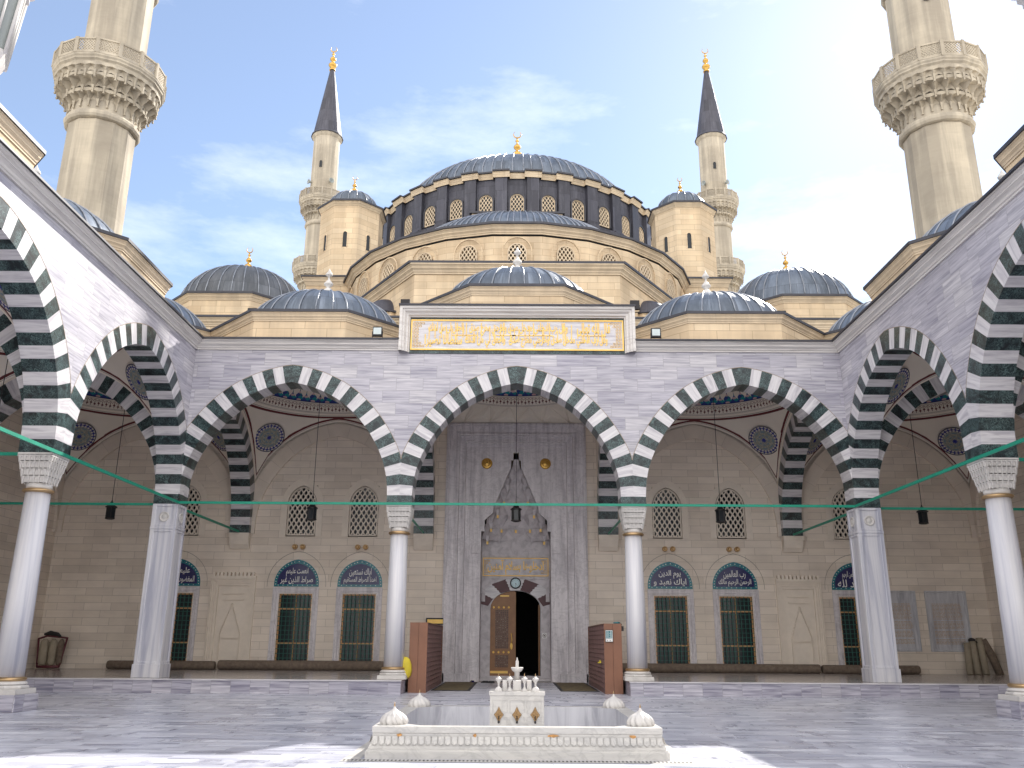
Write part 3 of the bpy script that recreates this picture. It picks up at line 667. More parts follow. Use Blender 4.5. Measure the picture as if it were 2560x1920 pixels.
# ceiling ---------------------------------------------------------------
def ceiling(parent, cx, cy, hx, hy, clx, cly, ring=3.35, zr=11.3, zig=False):
    def prof_at(hs, cl):
        E = ext_curve(hs, cl)
        def f(x):
            x = abs(x)
            for a, b in zip(E, E[1:]):
                if b[0] <= x <= a[0]: return a[1] + (b[1] - a[1]) * (a[0] - x) / max(1e-6, a[0] - b[0])
            return E[0][1] if x > E[0][0] else E[-1][1]
        return f
    fx = prof_at(clx - .43, clx); fy = prof_at(cly - .43, cly)
    def bound(th):
        c_, s_ = cos(th), sin(th); k = min(hx / max(abs(c_), 1e-6), hy / max(abs(s_), 1e-6))
        x, y = k * c_, k * s_
        z = fx(x) if abs(abs(y) - hy) < 1e-4 else fy(y)
        if abs(abs(y) - hy) < 1e-4 and abs(abs(x) - hx) < 1e-4: z = min(fx(x), fy(y))
        return x, y, z
    ca = atan2(hy, hx); angs = []
    for q0, q1 in ((-ca, ca), (ca, pi - ca), (pi - ca, pi + ca), (pi + ca, 2 * pi - ca)):
        angs += [q0 + (q1 - q0) * i / 24 for i in range(24)]
    NA = len(angs); NTt = 16; B = [bound(a) for a in angs]
    Q = [(ring * cos(a), ring * sin(a), zr) for a in angs]
    zs = 7.
    def surf(th, t, Bp):
        z = Bp[2] + (zr - Bp[2]) * t
        rp = hypot(Bp[0], Bp[1]); den = (zr - zs) ** 2 - (Bp[2] - zs) ** 2
        r2 = rp * rp + (ring * ring - rp * rp) * (((z - zs) ** 2 - (Bp[2] - zs) ** 2) / max(den, 1e-6))
        r = sqrt(max(r2, .01)); return (r * cos(th), r * sin(th), z)
    if zig:
        b = MB(); z0_ = 11.09; nz_ = 24; bp = []; tp = []
        for i in range(nz_):
            q = i / nz_ * 4; side_, f_ = int(q), q - int(q)
            cxy = ((hx, -hy), (hx, hy), (-hx, hy), (-hx, -hy)); A_, B_ = cxy[side_], cxy[(side_ + 1) % 4]
            bp.append((cx + A_[0] + (B_[0] - A_[0]) * f_, cy + A_[1] + (B_[1] - A_[1]) * f_, z0_))
            a = atan2(-hy, hx) + 2 * pi * (i + .5) / nz_; tp.append((cx + ring * cos(a), cy + ring * sin(a), zr))
        def cen(P3, push):
            x_, y_, z_ = (sum(q[k] for q in P3) / 3 for k in range(3)); return (x_ + (x_ - cx) * push, y_ + (y_ - cy) * push, z_)
        for i in range(nz_):
            j = (i + 1) % nz_
            for P3, push in (((bp[i], bp[j], tp[i]), -.05), ((tp[i], tp[j], bp[j]), .05)):
                c_ = cen(P3, push)
                for k in range(3): b.face([P3[k], P3[(k + 1) % 3], c_])
        ce = b.build('zigzag_transition', 'plaster', parent); G = []; B = []
        e_ = MB()
        for i in range(nz_):
            j = (i + 1) % nz_
            for p_, q_ in ((bp[i], tp[i]), (tp[i], bp[j])): e_.tube([p_, q_], .035, 4)
        e_.build('ridge', 'plaster', ce)
    b = MB(); G = []
    for a, Bp in (zip(angs, B) if not zig else ()): G.append([surf(a, k / NTt, Bp) for k in range(NTt + 1)])
    uvs = []
    for i in range(NA if not zig else 0):
        row = []
        for k in range(NTt + 1):
            p_ = G[i][k]
            d1 = min((p_[0] - q[0]) ** 2 + (p_[1] - q[1]) ** 2 + (p_[2] - q[2]) ** 2 for q in B) ** .5 if k else 0.
            d2 = hypot(hypot(p_[0], p_[1]) - ring, p_[2] - zr)
            row.append((d1, d2))
        uvs.append(row)
    ids = [[b.p((cx + q[0], cy + q[1], q[2])) for q in row] for row in G]
    for i in range(NA if not zig else 0):
        j = (i + 1) % NA
        for k in range(NTt):
            b.fi((ids[i][k], ids[j][k], ids[j][k + 1], ids[i][k + 1]), 0, [uvs[i][k], uvs[j][k], uvs[j][k + 1], uvs[i][k + 1]], True)
    if not zig: ce = b.build('painted_vault', 'pend', parent)
    # inner dome
    b = MB(); rows = []; n = 64; v = 0.; pr = None; rows = []
    prof = [(ring, zr), (ring - .06, zr + .02), (ring - .06, zr + .12)] + [((ring - .1) * cos(radians(t)), zr + .16 + 2.1 * sin(radians(t))) for t in range(0, 91, 5)]
    for r, z in prof:
        if pr: v += hypot(r - pr[0], z - pr[1])
        pr = (r, z); rows.append(([b.p((cx + max(r, .001) * cos(2 * pi * i / n), cy + max(r, .001) * sin(2 * pi * i / n), z)) for i in range(n)], v))
    for (A, va), (C, vb) in zip(rows, rows[1:]):
        for i in range(n): b.fi((A[i], A[(i + 1) % n], C[(i + 1) % n], C[i]), 0, [(i / n, va), ((i + 1) / n, va), ((i + 1) / n, vb), (i / n, vb)], True)
    b.build('inner_dome', 'domepaint', ce)
    # medallions on the four pendentives
    for q in range(4 if not zig else 0):
        a = (ca, pi - ca, pi + ca, -ca)[q]; Bp = bound(a); p0 = Vector(surf(a, .63, Bp)); pa = Vector(surf(a, .69, Bp)); pb = Vector(surf(a, .57, Bp))
        up = (pa - pb).normalized(); rt = Vector((-sin(a), cos(a), 0)); nn = rt.cross(up).normalized()
        if nn.dot(p0 - Vector((0, 0, 9.6))) > 0: nn = -nn
        m_ = MB(); R = .70; rr_ = []
        c0 = m_.p((cx + p0.x + nn.x * .13, cy + p0.y + nn.y * .13, p0.z + nn.z * .13))
        N_ = 40; prev = None
        for ri in (1, 2, 3):
            rad = R * ri / 3; ring_ = []
            for i in range(N_):
                t = 2 * pi * i / N_; q_ = p0 + rt * rad * cos(t) + up * rad * sin(t) + nn * .13
                ring_.append((m_.p((cx + q_.x, cy + q_.y, q_.z)), (ri / 3 * cos(t), ri / 3 * sin(t))))
            if prev is None:
                for i in range(N_): m_.fi((c0, ring_[i][0], ring_[(i + 1) % N_][0]), 0, [(0, 0), ring_[i][1], ring_[(i + 1) % N_][1]])
            else:
                for i in range(N_):
                    j = (i + 1) % N_; m_.fi((prev[i][0], ring_[i][0], ring_[j][0], prev[j][0]), 0, [prev[i][1], ring_[i][1], ring_[j][1], prev[j][1]])
            prev = ring_
        m_.build('medallion', 'medal', ce)
    return ce

# lattice window ----------------------------------------------------------
def win_outline(hw, z0, zs, za, n=10, pointed=True):
    """outline (x,z) going from bottom left, up, over and down"""
    R = []
    for i in range(n + 1):
        t = i / n
        if pointed:
            a = t * pi / 2; x = hw * cos(a) ** .82 if t < 1 else 0; z = zs + (za - zs) * (sin(a) * .58 + .42 * t)
        else:
            a = t * pi / 2; x = hw * cos(a); z = zs + (za - zs) * sin(a)
        R.append((x, z))
    L_ = [(-x, z) for x, z in R]
    return [(-hw, z0)] + L_[:-1] + [(0, za)] + R[::-1][1:] + [(hw, z0)]
def lattice(mb, hw, z0, zs, za, y, th, cw, ch, bar=.14, pointed=True, mat=0, rim=.05):
    O = win_outline(hw, z0, zs, za, 10, pointed)
    right = [(x, z) for x, z in O if x >= 0]
    right.sort(key=lambda q: q[1])
    def maxx(z):
        if z <= zs: return hw
        pts = sorted([(q[1], q[0]) for q in right if q[1] >= zs - 1e-6])
        for a, b in zip(pts, pts[1:]):
            if a[0] <= z <= b[0]: return a[1] + (b[1] - a[1]) * (z - a[0]) / max(1e-6, b[0] - a[0])
        return 0.
    def cl(x, z):
        z = max(z0, min(za, z)); m_ = maxx(z); return (max(-m_, min(m_, x)), z)
    nz = int((za - z0) / (ch / 2)) + 2; nx = int(hw / cw) + 2
    for j in range(-1, nz + 1):
        for i in range(-nx, nx + 1):
            cx_ = i * cw + (cw / 2 if j % 2 else 0); cz = z0 + j * ch / 2
            if cz < z0 - ch * .3 or cz > za + ch * .3 or abs(cx_) > maxx(max(z0, min(cz, za))) + cw * .3: continue
            out_, inn = [], []
            for k in range(8):
                a = k * pi / 4 
                if k % 2 == 0: ox, oz = cos(a) * cw / 2, sin(a) * ch / 2
                else: ox, oz = (1 if cos(a) > 0 else -1) * cw / 4, (1 if sin(a) > 0 else -1) * ch / 4
                out_.append((ox, oz))
                f = 1 - bar * 2.1 if k % 2 == 0 else 1 - bar * 1.3
                inn.append((ox * f, oz * f))
            O1 = [cl(cx_ + a, cz + b_) for a, b_ in out_]; I1 = [cl(cx_ + a, cz + b_) for a, b_ in inn]
            for k in range(8):
                q = (k + 1) % 8
                mb.face([(O1[k][0], y, O1[k][1]), (O1[q][0], y, O1[q][1]), (I1[q][0], y, I1[q][1]), (I1[k][0], y, I1[k][1])], mat)
                mb.face([(I1[k][0], y, I1[k][1]), (I1[q][0], y, I1[q][1]), (I1[q][0], y + th, I1[q][1]), (I1[k][0], y + th, I1[k][1])], mat)
    # rim
    n = len(O)
    for k in range(n - 1):
        a, b = O[k], O[k + 1]
        def inset(q): 
            f = (hw - rim) / hw; zc = (z0 + zs) / 2
            return (q[0] * f, z0 + rim + (q[1] - z0) * (za - z0 - 2 * rim) / (za - z0))
        ia, ib = inset(a), inset(b)
        mb.face([(a[0], y - .02, a[1]), (b[0], y - .02, b[1]), (ib[0], y - .02, ib[1]), (ia[0], y - .02, ia[1])], mat)
        mb.face([(ia[0], y - .02, ia[1]), (ib[0], y - .02, ib[1]), (ib[0], y + th, ib[1]), (ia[0], y + th, ia[1])], mat)
    a, b = O[-1], O[0]; mb.box(-hw, hw, y - .02, y + th, z0, z0 + rim, mat)
    return O
def lattice_window(parent, T, hw, z0, zs, za, cw, ch, pointed=True, mat='cream_trim', surround=None, depth=.12, name='lattice_window', bar=.18):
    """T maps local (x across, y inward, z) to world; the wall face is y=0"""
    mb = MB(); mb.T = T
    O = lattice(mb, hw, z0, zs, za, .03, .10, cw, ch, bar, pointed)
    g = MB(); g.T = T; g.face([(x, .14, z) for x, z in O]); 
    wn = mb.build(name, mat, parent); g.build('pane', 'glass', wn)
    if surround:
        s = MB(); s.T = T
        f0 = .03 if mat == 'lime_plain' else surround - .05; O1 = win_outline(hw + f0, z0 - .03, zs, za + f0 * 1.25, 10, pointed); O2 = win_outline(hw + surround, z0 - .03, zs, za + surround * 1.25, 10, pointed)
        for k in range(len(O1) - 1):
            a, b, c_, d_ = O1[k], O1[k + 1], O2[k + 1], O2[k]
            s.face([(a[0], -.02, a[1]), (b[0], -.02, b[1]), (c_[0], -.02, c_[1]), (d_[0], -.02, d_[1])])
            s.face([(d_[0], -.02, d_[1]), (c_[0], -.02, c_[1]), (c_[0], .0, c_[1]), (d_[0], .0, d_[1])])
            s.face([(a[0], -.02, a[1]), (b[0], -.02, b[1]), (b[0], .06, b[1]), (a[0], .06, a[1])])
        s.build('surround', 'lime_plain' if mat == 'lime_plain' else 'cream', wn)
    return wn
def moulded_frame(mb, x0, x1, z0, z1, y, steps, mat=0, bottom=True):
    """nested rectangular rims: steps = [(inset, y_offset)], front faces stepping in"""
    for (i0, d0), (i1, d1) in zip(steps, steps[1:]):
        a = (x0 + i0, x1 - i0, z0 + (i0 if bottom else 0), z1 - i0); b = (x0 + i1, x1 - i1, z0 + (i1 if bottom else 0), z1 - i1)
        A = [(a[0], y + d0, a[2]), (a[0], y + d0, a[3]), (a[1], y + d0, a[3]), (a[1], y + d0, a[2])]
        B = [(b[0], y + d1, b[2]), (b[0], y + d1, b[3]), (b[1], y + d1, b[3]), (b[1], y + d1, b[2])]
        rng = range(4) if bottom else range(3)
        for k in rng:
            q = (k + 1) % 4; mb.face([A[k], A[q], B[q], B[k]], mat)
def lower_window(parent, T, hw=.98, z0=ZP, z1=3.8, zt=4.97, text=None, lines=2, green_view=False):
    s = MB(); s.T = T
    st = [(0, .0), (0, -.06), (.05, -.06), (.06, -.03), (.11, -.03), (.12, -.055), (.16, -.055), (.17, -.02), (.22, -.02), (.28, .02), (.28, .16)]
    moulded_frame(s, -hw, hw, z0, z1, 0, st)
    wn = s.build('window', 'marble_portal', parent)
    ow = hw - .28; za, zb_ = z0 + .28, z1 - .28
    f = MB(); f.T = T; bw = .055
    f.box(-ow, -ow + bw, .09, .15, za, zb_); f.box(ow - bw, ow, .09, .15, za, zb_); f.box(-bw / 2, bw / 2, .09, .15, za, zb_)
    for z_ in (za, za + .28 * (zb_ - za) - .03, za + .77 * (zb_ - za), zb_ - bw): 
        for xa, xb in ((-ow + bw, -bw / 2), (bw / 2, ow - bw)): f.box(xa, xb, .09, .15, z_, z_ + bw)
    f.build('wooden_frame', 'wood', wn)
    g = MB(); g.T = T
    nx, nz = 8, 15
    for i in range(1, nx): x = -ow + 2 * ow * i / nx; g.box(x - .013, x + .013, .02, .045, za, zb_)
    for i in range(1, nz): z_ = za + (zb_ - za) * i / nz; g.box(-ow, ow, .046, .062, z_ - .013, z_ + .013)
    g.build('grille', 'grille', wn)
    p_ = MB(); p_.T = T; p_.face([(-ow, .14, za), (ow, .14, za), (ow, .14, zb_), (-ow, .14, zb_)]); p_.build('pane', 'glass', wn)
    t = MB(); t.T = T
    O2 = win_outline(hw - .02, z1 + .02, z1 + .14, zt, 10, True); n = len(O2)
    def ins(q, d): 
        cz = z1 + .02; f_ = (hw - d) / hw; return (q[0] * f_, cz + d * .75 + (q[1] - cz) * (zt - cz - d * 2.0) / (zt - cz))
    O1 = [ins(q, .135) for q in O2]
    for k in range(n):
        a, b, c_, d_ = O2[k], O2[(k + 1) % n], O1[(k + 1) % n], O1[k]
        t.face([(a[0], -.02, a[1]), (b[0], -.02, b[1]), (c_[0], -.02, c_[1]), (d_[0], -.02, d_[1])], 0)
        t.face([(a[0], -.02, a[1]), (b[0], -.02, b[1]), (b[0], .01, b[1]), (a[0], .01, a[1])], 0)
    t.face([(x, -.018, z) for x, z in O1], 1)
    rnd = random.Random(5)
    for k in range(n - 1):    # small flower marks in the turquoise border
        a, b = O2[k], O2[k + 1]; L_ = hypot(b[0] - a[0], b[1] - a[1]); m_ = max(1, int(L_ / .1))
        for i in range(m_):
            q = (k + 0, (i + .5) / m_); x = a[0] + (b[0] - a[0]) * q[1]; z_ = a[1] + (b[1] - a[1]) * q[1]
            c_ = ins((x, z_), .067)
            t.face([(c_[0] - .022, -.022, c_[1]), (c_[0], -.022, c_[1] - .022), (c_[0] + .022, -.022, c_[1]), (c_[0], -.022, c_[1] + .022)], 1 if i % 2 else 2)
    m_ = 16
    for i in range(m_): x = -hw * .85 + 2 * hw * .85 * (i + .5) / m_; t.face([(x - .02, -.022, z1 + .08), (x, -.022, z1 + .06), (x + .02, -.022, z1 + .08), (x, -.022, z1 + .10)], 1 if i % 2 else 2)
    ty = t.build('tympanum', ['teal', 'navy', 'white'], wn)
    if text:
        q = MB(); q.T = T
        if len(text) == 2:
            add_text(q, text[0], 0, z1 + .63, .95, .36, -.026, offset=.012)
            add_text(q, text[1], 0, z1 + .29, 1.40, .33, -.027, offset=.012)
        # tall alif strokes typical of the script
        q.build('lettering', 'white', wn)
    s = MB(); s.T = T    # limestone arch moulding round the tympanum
    Oa = win_outline(hw + .27, z1 + .02, z1 + .15, zt + .34, 10, True); Ob = win_outline(hw + .285, z1 + .02, z1 + .15, zt + .36, 10, True)
    for k in range(len(Oa) - 1):
        a, b, c_, d_ = Oa[k], Oa[k + 1], Ob[k + 1], Ob[k]
        s.face([(a[0], -.012, a[1]), (b[0], -.012, b[1]), (c_[0], -.012, c_[1]), (d_[0], -.012, d_[1])])
        s.face([(a[0], -.012, a[1]), (b[0], -.012, b[1]), (b[0], .0, b[1]), (a[0], .0, a[1])])
    s.build('arch_moulding', 'maroon_line', wn)
    return wn
M['maroon_line'] = m_plain('stone joint line', (.25, .21, .18), .9)
def wall_niche(parent, T, cx, hw=.96, z0=ZP, z1=4.45):
    s = MB(); s.T = lambda a: T((a[0] + cx, a[1], a[2]))
    st = [(0, 0), (0, -.10), (.05, -.10), (.05, -.04), (.12, -.04), (.12, .0), (.20, .0), (.20, .05), (.30, .05), (.30, .12), (.38, .12)]
    moulded_frame(s, -hw, hw, z0, z1 - .3, 0, st, bottom=False)
    s.face([(-hw + .38, .12, z0), (hw - .38, .12, z0), (hw - .38, .12, z1 - .68), (-hw + .38, .12, z1 - .68)])
    s.box(-hw - .02, hw + .02, -.14, .0, z1 - .3, z1 - .2)
    for i in range(11):
        x = -hw + .04 + (2 * hw - .08) * (i + .5) / 11
        s.box(x - .05, x + .05, -.13, .0, z1 - .2, z1 - .1); s.T2 = None
        q = [(x + .065 * cos(pi * k / 6), z1 - .1 + .07 * sin(pi * k / 6)) for k in range(7)]; s.plate(q, -.13, 0.)
    # sunk panel and stepped pointed hood
    s.box(-.45, .45, .045, .08, 3.25, 3.29); s.box(-.45, .45, .045, .08, 3.50, 3.54)
    pts = [(-.42, 1.9)]
    for k in range(9):
        f_ = k / 9; pts.append((-.42 + .40 * f_ - 0., 1.9 + 1.15 * f_)); pts.append((-.42 + .40 * (f_ + .07), 1.9 + 1.15 * f_ + .02))
    pts.append((-.03, 3.1)); full = pts + [(-x, z) for x, z in pts[::-1]]
    for k in range(len(full) - 1):
        a, b = full[k], full[k + 1]
        s.face([(a[0], .04, a[1]), (b[0], .04, b[1]), (b[0] * 1.06, .072, b[1] + .02), (a[0] * 1.06, .072, a[1] + .02)])
        s.face([(a[0], .04, a[1]), (b[0], .04, b[1]), (b[0] * .96, .072, b[1]), (a[0] * .96, .072, a[1])])
    s.box(-.44, -.41, .04, .08, z0, 1.9); s.box(.41, .44, .04, .08, z0, 1.9); s.box(-.41, .41, .045, .08, 1.68, 1.70)
    return s.build('wall_niche', 'lime_plain', parent)

# wall with holes in (x,z): rectangles list [(x0,x1,z0,z1)]
def holed_wall(mb, x0, x1, z0, z1, y, holes, mat=0, depth=.3):
    xs = sorted(set([x0, x1] + [h[0] for h in holes] + [h[1] for h in holes])); zs = sorted(set([z0, z1] + [h[2] for h in holes] + [h[3] for h in holes]))
    for a, b in zip(xs, xs[1:]):
        for c_, d_ in zip(zs, zs[1:]):
            mx_, mz = (a + b) / 2, (c_ + d_) / 2
            if any(h[0] < mx_ < h[1] and h[2] < mz < h[3] for h in holes): continue
            mb.face([(a, y, c_), (b, y, c_), (b, y, d_), (a, y, d_)], mat)
    for h in holes:
        for q in (((h[0], h[2]), (h[0], h[3])), ((h[0], h[3]), (h[1], h[3])), ((h[1], h[3]), (h[1], h[2])), ((h[1], h[2]), (h[0], h[2]))):
            mb.face([(q[0][0], y, q[0][1]), (q[1][0], y, q[1][1]), (q[1][0], y + depth, q[1][1]), (q[0][0], y + depth, q[0][1])], mat)
def blind_arch(parent, T, uc, hs, cl, ztop=13., proud=.12, pier=True):
    """pale stone wall rib arch standing proud of a wall face y=0"""
    b = MB(); b.T = T; n = 24; pts = arch_pts(hs, n * 2, .6, cl)
    for sgn in (-1, 1):
        for a, c_ in zip(pts, pts[1:]):
            I0, E0, I1, E1 = [(uc + sgn * q[0], q[1]) for q in (a[0], a[1], c_[0], c_[1])]
            L_ = hypot(E0[0] - I0[0], E0[1] - I0[1]); i_ = pts.index(a)
            b.face([(I0[0], -proud, I0[1]), (E0[0], -proud, E0[1]), (E1[0], -proud, E1[1]), (I1[0], -proud, I1[1])], 0, [(i_ * .17, .02), (i_ * .17, .29), (i_ * .17 + .17, .29), (i_ * .17 + .17, .02)])
            b.face([(I0[0], -proud, I0[1]), (I0[0], 0, I0[1]), (I1[0], 0, I1[1]), (I1[0], -proud, I1[1])], 0)
    return b.build('blind_arch', 'lime', parent)

# ================================================================== PORTICO (front arcade)
port = thing('portico', (0, D, 0), 'marble front portico of five domed bays with striped arches, gold inscription over the middle arch', 'portico', )
FF = lambda a: frame_front(*a)
wall = MB(); wall.T = FF
for k in (-1, 0, 1):
    hs = 3.57; uc = k * 8.0
    striped_arch(FF, uc, hs, 0., TH, port, hs + .43)
    spandrel(wall, uc, hs, hs + .43, 0., TH, ZCB)
wl = wall.build('spandrel_wall', 'marble_wall', port)
for sg in (-1, 1): make_column(port, sg * 4.0, D + .43, ZP, False)
for sg in (-1, 1): make_pier(port, sg)
# striped cap blocks where the arches land on the piers, above the capital line
# transverse arches: column lines and pier lines to the hall wall
for sg in (-1, 1):
    for x in (4.0, XS + TH / 2):
        striped_arch(frame_y(sg * x - .43), (D + TH + YB) / 2, (YB - D - TH) / 2, .008, .852, port, (YB - D - TH) / 2 + .4, ('marble_white', 'green'))
        s = MB(); s.T = frame_y(sg * x - .43); hs_ = (YB - D - TH) / 2; spandrel(s, (D + TH + YB) / 2, hs_, hs_ + .4, .008, .852, 11.9); s.build('spandrel_wall', 'plaster', port)
        c = MB(); X = sg * x      # corbel under the arch at the wall
        for (z0, z1, o0, o1) in ((5.86, ZC, .40, .40), (5.70, 5.86, .33, .38), (5.56, 5.70, .26, .31), (5.40, 5.56, .12, .22)):
            q = [(YW, z0), (YW - o0, z0), (YW - o1, z1), (YW, z1)]
            A = [c.p((X - .43 * (1 if z0 > 5.8 else .96), y, z)) for y, z in q]; B = [c.p((X + .43 * (1 if z0 > 5.8 else .96), y, z)) for y, z in q]
            for i in range(4): c.fi((A[i], A[(i + 1) % 4], B[(i + 1) % 4], B[i]))
            c.fi(A[::-1]); c.fi(B)
        c.build('corbel', 'lime_plain', port)
# cross arches in the corner bays (pier to the outer wall) belong to the side arcades below
# cornice over the front
for xa, xb in ((-XS, -4.2), (4.2, XS)):
    ct = MB(); sweep(ct, [(xa, D), (xb, D)], corn_prof(ZCB, ZCT - .06, .30), False, 0, 1); co = ct.build('cornice', 'marble_trim', port)
    e = MB(); e.box(xa - (.2 if xa < 0 else 0), xb + (.2 if xb > 5 else 0), D - .36, D + .9, ZCT - .06, ZCT); e.build('lead_edge', 'lead_edge', co)
# inscription frame
f = MB(); x0, x1, z0, z1 = -4.22, 4.22, 11.52, 13.22
f.box(x0, x1, D + .02, D + .9, z0 + .05, z1 - .01, 0)
f.T = FF
moulded_frame(f, x0, x1, z0 - .0, z1, 0, [(0, .0), (0, -.36), (.10, -.36), (.11, -.30), (.18, -.29), (.24, -.20), (.30, -.18), (.33, -.10), (.36, -.10), (.36, -.03)], 0, bottom=False)
f.T = None
fr = f.build('inscription_frame', ['marble_trim'], port)
g = MB(); g.box(x0 + .36, x1 - .36, D - .03, D + .05, 11.50, z1 - .36, 0); g.build('green_surround', 'green', fr)
g = MB(); g.box(-3.79, 3.79, D - .045, D + .0, 11.66, 12.74, 0)
for q in ((-3.83, 3.83, 11.62, 11.67), (-3.83, 3.83, 12.73, 12.78)): g.box(q[0], q[1], D - .075, D - .04, q[2], q[3], 1)
for q in ((-3.83, -3.78), (3.78, 3.83)): g.box(q[0], q[1], D - .075, D - .04, 11.67, 12.73, 1)
ip = g.build('inscription_panel', ['marble_white', 'gold_paint'], fr)
g = MB()
def disp(t, cx, cz, w_, h_, y, off=.03): add_text(g, t, cx, cz, w_, h_, y, 0, True, off)
Q1 = ['\u0642\u0627\u0644 \u0627\u0644\u0644\u0647 \u062a\u0639\u0627\u0644\u0649', '\u0648\u0642\u0644 \u0631\u0628 \u0627\u062f\u062e\u0644\u0646\u064a \u0645\u062f\u062e\u0644', '\u0635\u062f\u0642 \u0648\u0627\u062e\u0631\u062c\u0646\u064a \u0645\u062e\u0631\u062c \u0635\u062f\u0642', '\u0648\u0627\u062c\u0639\u0644 \u0644\u064a \u0645\u0646 \u0644\u062f\u0646\u0643', '\u0633\u0644\u0637\u0627\u0646\u0627 \u0646\u0635\u064a\u0631\u0627']
tops = [(Q1[0], 2.75), (Q1[1], .95), (Q1[2], -.85), (Q1[3], -2.55)]
for (t, x), w_ in zip(tops, (1.2, 1.75, 1.75, 1.3)): disp(t, x, 12.42, w_, .52, D - .062, .028)
lows = [(Q1[4], -2.65, 1.35), (Q1[3], -1.15, 1.45), (Q1[2], .65, 1.9), (Q1[1], 2.45, 1.6)]
for t, x, w_ in lows: disp(t, x, 11.97, w_, .50, D - .066, .028)
for i in range(34):     # tall vertical strokes
    x = -3.2 + 6.4 * (i + random.random() * .8) / 34; z = 11.9 + random.random() * .22; h_ = .35 + random.random() * .35
    g.box(x, x + .028, D - .064, D - .046, z, min(z + h_, 12.66))
for x, w_ in ((-1.9, .9), (.55, 1.5), (2.75, .9), (-.4, .7)): g.box(x - w_ / 2, x + w_ / 2, D - .064, D - .046, 12.17, 12.20)
g.build('lettering', 'gold_paint', ip)
g = MB()
for sx in (-1, 1):
    for j in range(9):
        for i in range(4):
            t = (j + .5) / 9; lim = 4 - int(2.9 * sin(pi * t))
            if i >= lim: continue
            cx_ = sx * (3.70 - .105 * i); cz = 11.72 + .98 * t
            g.tube([(cx_ + .04 * cos(a * .8), D - .052, cz + .04 * sin(a * .8)) for a in range(8)], .010, 4, 0, True)
    g.build('corner_ornament', 'gold_paint', ip); g = MB()
e = MB(); e.box(x0 - .04, x1 + .04, D - .42, D + .92, z1 - .01, z1 + .05); e.build('lead_edge', 'lead_edge', fr)
# roof deck and domes
def deck(b, cx, cy, hx, hy, ap=4.1):
    l = ap * (1 - math.tan(pi / 8)) + .06
    for sx in (-1, 1):
        for sy in (-1, 1):
            X, Y = cx + sx * hx, cy + sy * hy; ex, ey = hx - ap, hy - ap
            b.prism([(X, Y), (X - sx * (l + ex), Y), (X - sx * ex, Y - sy * (l + ey)), (X, Y - sy * (l + ey))][::(1 if sx * sy > 0 else -1)], 11.86, 11.93)
r = MB()
for x in (-16.1, -8.0, 0, 8.0, 16.1): deck(r, x, 34.05, 4.0 if abs(x) < 12 else 4.11, 4.11)
for sg in (-1, 1): r.box(*sorted((sg * 20.2, sg * 20.7)), D + .9, YW + .4, 11.86, 11.93)
r.build('roof_deck', 'lead_old', port)
YC = 34.05
for x, zt in ((-16.1, 13.3), (-8.0, 13.3), (0, 14.35), (8.0, 13.3), (16.1, 13.3)):
    portico_dome(port, x, YC if abs(x) < 12 else YC - .0, zt)
for x, hx in ((-7.98, 3.56), (0, 3.56), (7.98, 3.56)):
    ceiling(port, x, (D + TH + YW - .12) / 2, hx, (YW - .12 - D - TH) / 2, 4.0, (YW - D - TH) / 2 + .25, **(dict(zig=True, zr=11.68) if x == 0 else {}))
for sg in (-1, 1): ceiling(port, sg * (XS + TH + XO - .12) / 2, (D + TH + YW - .12) / 2, (XO - .12 - XS - TH) / 2, (YW - .12 - D - TH) / 2, (XO - XS - TH) / 2 + .25, (YW - D - TH) / 2 + .25)
# tie rods of the portico
def rod(parent, a, b, w_=.045, h_=.085):
    m_ = MB(); (xa, ya), (xb, yb) = a, b
    if abs(xa - xb) > abs(ya - yb): m_.box(min(xa, xb), max(xa, xb), ya - w_ / 2, ya + w_ / 2, ZC - .0, ZC + h_)
    else: m_.box(xa - w_ / 2, xa + w_ / 2, min(ya, yb), max(ya, yb), ZC, ZC + h_)
    return m_.build('tie_rod', 'greenrod', parent)
rod(port, (-XS, D - .01), (-.0, D - .01)); rod(port, (0, D - .01), (XS, D - .01))
for sg in (-1, 1):
    rod(port, (sg * 4.0, D + TH), (sg * 4.0, YB)); rod(port, (sg * (XS + .43), D + TH), (sg * (XS + .43), YB))

